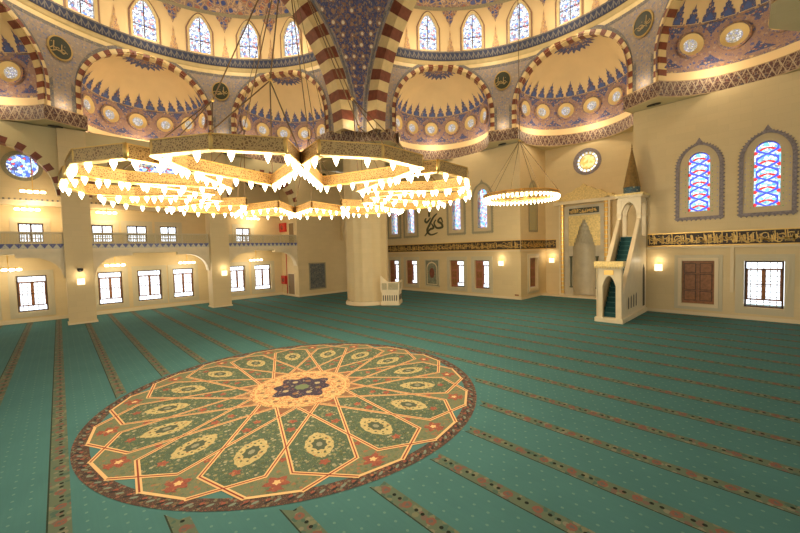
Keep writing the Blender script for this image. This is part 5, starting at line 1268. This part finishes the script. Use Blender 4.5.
for m_ in range(16):
    ax = 22.5 * m_; od = ax + 11.25
    pts = []
    for k in range(28):
        u = 2 * pi * k / 28; sc_ = 1 + .06 * (k % 2); r = 4.3 + .63 * cos(u) * sc_; w_ = .36 * (abs(sin(u)) ** 1.5) * (1 if sin(u) > 0 else -1) * sc_
        a = radians(ax); pts.append((r * cos(a) - w_ * sin(a), r * sin(a) + w_ * cos(a)))
    flat(mb, pts, .009, M_YEL)
    a = radians(ax)
    for (rl, rw, z_, m2) in ((.26, .17, .011, plain('medal_green', (.055, .075, .045), .9)), (.10, .07, .012, plain('medal_grey', (.22, .22, .15), .9))):
        flat(mb, [((4.3 + rl * cos(2 * pi * k / 16) * (1 + .25 * (k % 2))) * cos(a) - rw * (1 + .25 * (k % 2)) * sin(2 * pi * k / 16) * sin(a), (4.3 + rl * cos(2 * pi * k / 16) * (1 + .25 * (k % 2))) * sin(a) + rw * (1 + .25 * (k % 2)) * sin(2 * pi * k / 16) * cos(a)) for k in range(16)], z_, m2)
    for k in range(10):
        u = 2 * pi * (k + .5) / 10; rr_ = 4.3 + .42 * cos(u); ww = .26 * sin(u); c_ = (rr_ * cos(a) - ww * sin(a), rr_ * sin(a) + ww * cos(a)); flat(mb, [(c_[0] + .035 * cos(q * pi / 3), c_[1] + .035 * sin(q * pi / 3)) for q in range(6)], .0115, plain('medal_green', (.055, .075, .045), .9))
    def blossom(r, ang, s, el=1.0, z=.010, m=M_FLOWER):
        c_ = pol(r, ang); t_ = radians(ang); P = []
        z += .00004 * m_
        for k in range(20):
            u = 2 * pi * k / 20; q = s * (1 + .28 * cos(5 * u)); x, y = q * cos(u), q * sin(u) * el; P.append((c_[0] + x * cos(t_) - y * sin(t_), c_[1] + x * sin(t_) + y * cos(t_)))
        flat(mb, P, z, m)
    blossom(5.62, od, .20, 1.25); blossom(5.62, od, .08, 1, .012, M_STRAP); blossom(5.15, ax, .11, 1.1); blossom(3.25, od, .12, 1.1); blossom(2.75, od, .10, 1.2); blossom(2.2, ax, .12, 1.3); blossom(4.75, od, .09, 1.0)
    blossom(5.85, od, .07, 2.4, .0107)
part(mb, 'blossoms', t)
mb = MB()
def strip(mb, a, b, w, z, m):
    a = Vector(a); b = Vector(b); d = (b - a).normalized(); nn = Vector((-d.y, d.x)) * w; e = d * w * .6
    flat(mb, [a - e - nn, b + e - nn, b + e + nn, a - e + nn], z, m)
for w, z, m in ((.060, .013, M_STRAP), (.019, .015, M_STRAPR)):
    for m_ in range(16):
        ax = 22.5 * m_
        for s in (-1, 1):
            strip(mb, pol(6.05, ax + s * 5.65), pol(5.35, ax - s * 8.1), w, z + .0002 + .0004 * s, m); strip(mb, pol(5.35, ax - s * 8.1), pol(1.75, ax - s * 33.4), w * .92, z + .0004 * s, m)
        if m is M_STRAP: strip(mb, pol(6.05, ax + 5.65), pol(6.05, ax + 16.85), w * .62, z + .0009, m)
part(mb, 'strapwork', t)
mb = MB(); P = []
for k in range(96): a = 360 * k / 96; r = 1.74 + .06 * abs(cos(radians(a * 8))); P.append(pol(r, a))
flat(mb, P, .017, M_FILI)
for k in range(32): 
    a = 360 * k / 32; strip(mb, pol(1.62, a), pol(1.62, a + 11.25), .03, .018, plain('filigree_line', (.58, .40, .17), .9)); c_ = pol(1.38, a); flat(mb, [(c_[0] + .09 * cos(u) , c_[1] + .09 * sin(u)) for u in [pi / 3 * q for q in range(6)]], .0185, M_YEL if k % 2 else M_INNER)
P = []
for k in range(120): a = 360 * k / 120; u = radians(a - 5); r = .98 + .12 * cos(8 * u) + .07 * cos(4 * u + .3); P.append(pol(r, a))
flat(mb, P, .020, M_NAVY)
for k in range(8): c_ = pol(.62, 45 * k - 5); flat(mb, [(c_[0] + .11 * cos(u), c_[1] + .11 * sin(u)) for u in [pi / 4 * q for q in range(8)]], .022, M_INNER if k % 2 else plain('centre_buff', (.36, .30, .18), .9))
flat(mb, [pol(.24 * (1 + .2 * (k % 2)), 22.5 * k) for k in range(16)], .024, plain('centre_green', (.12, .16, .08), .9))
part(mb, 'centre_rosette', t)

# ================================================================== CHANDELIERS
def bulb_mesh(s=1.0):
    mb = MB(); mb.lathe([(0, 0), (.05 * s, 0), (.085 * s, -.04 * s), (.085 * s, -.09 * s), (.055 * s, -.17 * s), (.022 * s, -.24 * s), (0, -.28 * s)], (0, 0, 0), M_BULB, 10); return mb
cht = empty('ring_chandelier', (0, 0, 6.97)); tag(cht, 'huge gilt pierced-brass star chandelier with many lit bulbs hanging over the round medallion', 'chandelier')
ROT = -26.44; ZB, ZH = 6.966, .29
def cp(r, a): return Vector((.034 + r * cos(radians(a + ROT)), .063 + r * sin(radians(a + ROT))))
bulbs = []
for s_ in range(2):
    for k in range(6):
        ax = -15 + 30 * s_ + 60 * k; nodes = [cp(2.70, ax - 30), cp(6.17, ax - 11.9), cp(6.37, ax), cp(6.17, ax + 11.9), cp(2.70, ax + 30)]
        mb = MB(); L = 0
        for i in range(4):
            a, b = nodes[i], nodes[i + 1]; d = (b - a); l_ = d.length; d.normalize(); nn = Vector((-d.y, d.x)) * .045
            for sg in (-1, 1):
                p, q = a + nn * sg, b + nn * sg
                mb.face([(p.x, p.y, ZB), (q.x, q.y, ZB), (q.x, q.y, ZB + ZH), (p.x, p.y, ZB + ZH)], M_BRASS, [(L, 0), (L + l_, 0), (L + l_, ZH), (L, ZH)])
            for z, ex in ((ZB, .09), (ZB + ZH, .06)):
                e2 = Vector((-d.y, d.x)) * ex; mb.extr([(0, 0), (l_, 0), (l_, .025), (0, .025)], (a.x - e2.x, a.y - e2.y, z), (d.x, d.y, 0), (0, 0, 1), (2 * e2.x, 2 * e2.y, 0), M_GOLD)
            L += l_
            nb = 2 if i in (1, 2) else 8
            for q in range(nb):
                f_ = (q + .5) / nb if i in (1, 2) else (q + .35) / nb
                p = a + (b - a) * f_; bulbs.append((p.x, p.y, ZB + .01))
        part(mb, 'lobe_band', cht)
        for nd in (nodes[1], nodes[2], nodes[3]):
            mb = MB(); mb.lathe([(0, 0), (.05, .01), (.06, .2), (.05, ZH + .02), (0, ZH + .06)], (nd.x, nd.y, ZB), M_GOLD, 8); part(mb, 'corner_boss', cht)
bulbs.sort(key=lambda p: (p[0] - 12.14) ** 2 + (p[1] + 6.33) ** 2)
bm0 = None
for i, p in enumerate(bulbs[:96]):
    if bm0 is None: bm0 = bulb_mesh(.74).build('bulb'); o = bm0
    else: o = bm0.copy(); COL.objects.link(o)
    o.location = p; keep(o, cht)
mb = MB()
for p in bulbs[96:]: mb.lathe([(0, 0), (.038, 0), (.062, -.03), (.062, -.068), (.04, -.125), (.016, -.175), (0, -.21)], p, M_BULB, 8)
o = part(mb, 'bulbs', cht); o['kind'] = 'stuff'
mb = MB(); hub = (0, 0, 16.0)
for k in range(6):
    a = -15 + 60 * k; nd = cp(2.6, a); N3 = (nd.x, nd.y, 10.0); mb.tube([hub, N3], .022, M_CABLE, 5)
    for (r, b) in ((5.12, a + 15), (5.12, a - 15), (2.75, a)): q = cp(r, b); mb.tube([N3, (q.x, q.y, ZB + ZH)], .018, M_CABLE, 5)
    a += 30
    if k % 2 == 0: mb.tube([(hub[0], hub[1], hub[2]), (cp(2.7, a).x, cp(2.7, a).y, ZB + ZH)], .012, M_CABLE, 4)
    mb.lathe([(0, -.08), (.07, 0), (0, .08)], N3, M_GOLD, 8)
mb.tube([hub, (0, 0, 30)], .03, M_CABLE, 6)
part(mb, 'suspension_cables', cht)
for k in range(12):
    q = cp(4.6, 30 * k + 15); point_lamp('chandelier_lamp', (q.x, q.y, 5.9), CHANDELIER_LIGHT, LAMP_WARM, .5)

c2 = (0.15, 16.45, 8.36); R2 = 2.42
sm = empty('round_chandelier', c2); tag(sm, 'smaller round chandelier with a tight circle of lit bulbs, hanging before the mihrab recess', 'chandelier')
mb = MB(); mb.lathe([(R2 - .05, 0), (R2 - .05, .2), (R2, .2), (R2, 0), (R2 - .05, 0)], c2, M_BRASS, 48); mb.lathe([(R2 - .07, .2), (R2 - .07, .24), (R2 + .03, .24), (R2 + .03, .2)], c2, M_GOLD, 48)
for k in range(4): a = pi * k / 4; mb.tube([(c2[0] + R2 * cos(a), c2[1] + R2 * sin(a), c2[2] + .1), (c2[0] - R2 * cos(a), c2[1] - R2 * sin(a), c2[2] + .1)], .02, M_GOLD, 5)
part(mb, 'ring_band', sm)
sb = None
for k in range(54):
    a = 2 * pi * k / 54
    if sb is None: sb = bulb_mesh(.95).build('bulb'); o = sb
    else: o = sb.copy(); COL.objects.link(o)
    o.location = (c2[0] + (R2 - .02) * cos(a), c2[1] + (R2 - .02) * sin(a), c2[2]); keep(o, sm)
mb = MB(); h2 = (c2[0], c2[1], 12.15)
for k in range(6): a = pi * k / 3 + .3; mb.tube([h2, (c2[0] + R2 * cos(a), c2[1] + R2 * sin(a), c2[2] + .2)], .02, M_CABLE, 4)
mb.tube([h2, (c2[0], c2[1], 30)], .02, M_CABLE, 5); mb.lathe([(0, -.1), (.1, 0), (0, .1)], h2, M_GOLD, 8)
part(mb, 'suspension_cables', sm)
point_lamp('round_chandelier_lamp', (c2[0], c2[1], c2[2] - .6), 900, LAMP_WARM, 1.0)

# long lamps of the gallery (row of four lit glasses on a bar)
def bar_lamp(loc, label, top=.12):
    t = empty('bar_lamp', loc); tag(t, label, 'lamp', 'bar lamps of the gallery')
    x, y, z = loc; mb = MB(); mb.box(x - .06, x + .06, y - .75, y + .75, z, z + .08, M_GOLD); mb.box(x - .03, x + .03, y - .03, y + .03, z + .08, z + top, M_GOLD); part(mb, 'lamp_bar', t)
    for k in range(4): mb = MB(); mb.lathe([(0, 0), (.13, -.02), (.17, -.12), (.14, -.2), (0, -.22)], (x, y - .56 + k * .375, z), M_LAMPGLASS, 10); part(mb, 'lamp_glass', t)
    point_lamp('bar_lamp_light', (x, y, z - .45), 95, LAMP_WARM, .25)
for (x, y, z, lb, tp) in ((-27.5, -9.1, 4.45, 'lit bar lamp under the leftmost gallery balcony, at the left picture edge', 1.0), (-27.5, -2.8, 4.5, 'lit bar lamp under the middle balcony, nearer the left pillar', .95), (-27.5, 2.72, 4.5, 'lit bar lamp under the middle balcony, nearer the right pillar', .95), (-27.5, 9.45, 4.5, 'lit bar lamp under the right-hand balcony', .95),
                      (-27.5, -7.5, 10.4, 'lit bar lamp highest in the leftmost gallery bay, above the ledge', 4.6), (-28.2, -7.9, 9.1, 'lit bar lamp just below the ledge in the leftmost upper bay', .25), (-28.2, -3.1, 9.1, 'lit bar lamp below the ledge just right of the left square pillar', .25), (-28.2, 9.6, 9.1, 'lit bar lamp added below the ledge to brighten the right-hand upper bay', .25)):  # last one is an added lamp that brightens the dark right-hand bay
    bar_lamp((x, y, z), lb, tp)

# wall sconces
def sconce(loc, nrm, label):
    t = empty('wall_sconce', loc); tag(t, label, 'wall lamp', 'wall sconces'); x, y, z = loc; nx, ny = nrm; px, py = -ny, nx
    def bx(mb, u0, u1, d0, d1, z0, z1, m):
        P = [(x + px * u + nx * d, y + py * u + ny * d, z + zz) for zz in (z0, z1) for d in (d0, d1) for u in (u0, u1)]
        for q in ((0, 2, 3, 1), (4, 5, 7, 6), (0, 1, 5, 4), (2, 6, 7, 3), (0, 4, 6, 2), (1, 3, 7, 5)): mb.face([P[i] for i in q], m)
    mb = MB(); bx(mb, -.08, .08, 0, .06, -.3, .35, M_GOLD); part(mb, 'back_plate', t)
    mb = MB(); bx(mb, -.22, .22, .06, .28, -.26, .20, plain('lit_alabaster', (1, .85, .6), .5, emit=1.3, ecol=(1.0, .84, .56))); part(mb, 'shade', t)
    point_lamp('sconce_light', (x + nx * .42, y + ny * .42, z + .5), SCONCE_LIGHT, LAMP_WARM, .1)
sconce((-24.95, -5.16, 3.3), (1, 0), 'lit box sconce on the left square pillar, under the small camera')
sconce((-24.95, 5.25, 3.3), (1, 0), 'lit box sconce on the right square pillar of the gallery')
sconce((-6.6, Q, 3.5), (0, -1), 'lit box sconce on the qibla wall just left of the recess corner')
sconce((-3.9, RB, 3.6), (0, -1), 'lit box sconce inside the mihrab recess, left of the gilt frame')
sconce((6.23, Q, 3.3), (0, -1), 'lit box sconce right of the stepped pulpit')
t = empty('dome_camera', (-24.95, -5.17, 4.24)); tag(t, 'small round dark security camera on the left square pillar above its sconce', 'camera')
mb = MB(); mb.box(-24.95, -24.7, -5.3, -5.05, 4.3, 4.42, M_TRIM); part(mb, 'bracket', t)
mb = MB(); mb.lathe([(0, -.2), (.14, -.14), (.19, 0), (.17, .1), (0, .12)], (-24.72, -5.17, 4.2), M_BLACK, 12); part(mb, 'camera_dome', t)
# dark wall outlet near the recess corner
mb = MB(); mb.box(-5.2, -4.8, Q - .1, Q - .08, .35, .5, M_WOOD); o = mb.build('floor_socket'); tag(o, 'small dark socket plate low on the wall beside the recess corner', 'socket')
bpy.context.view_layer.update()
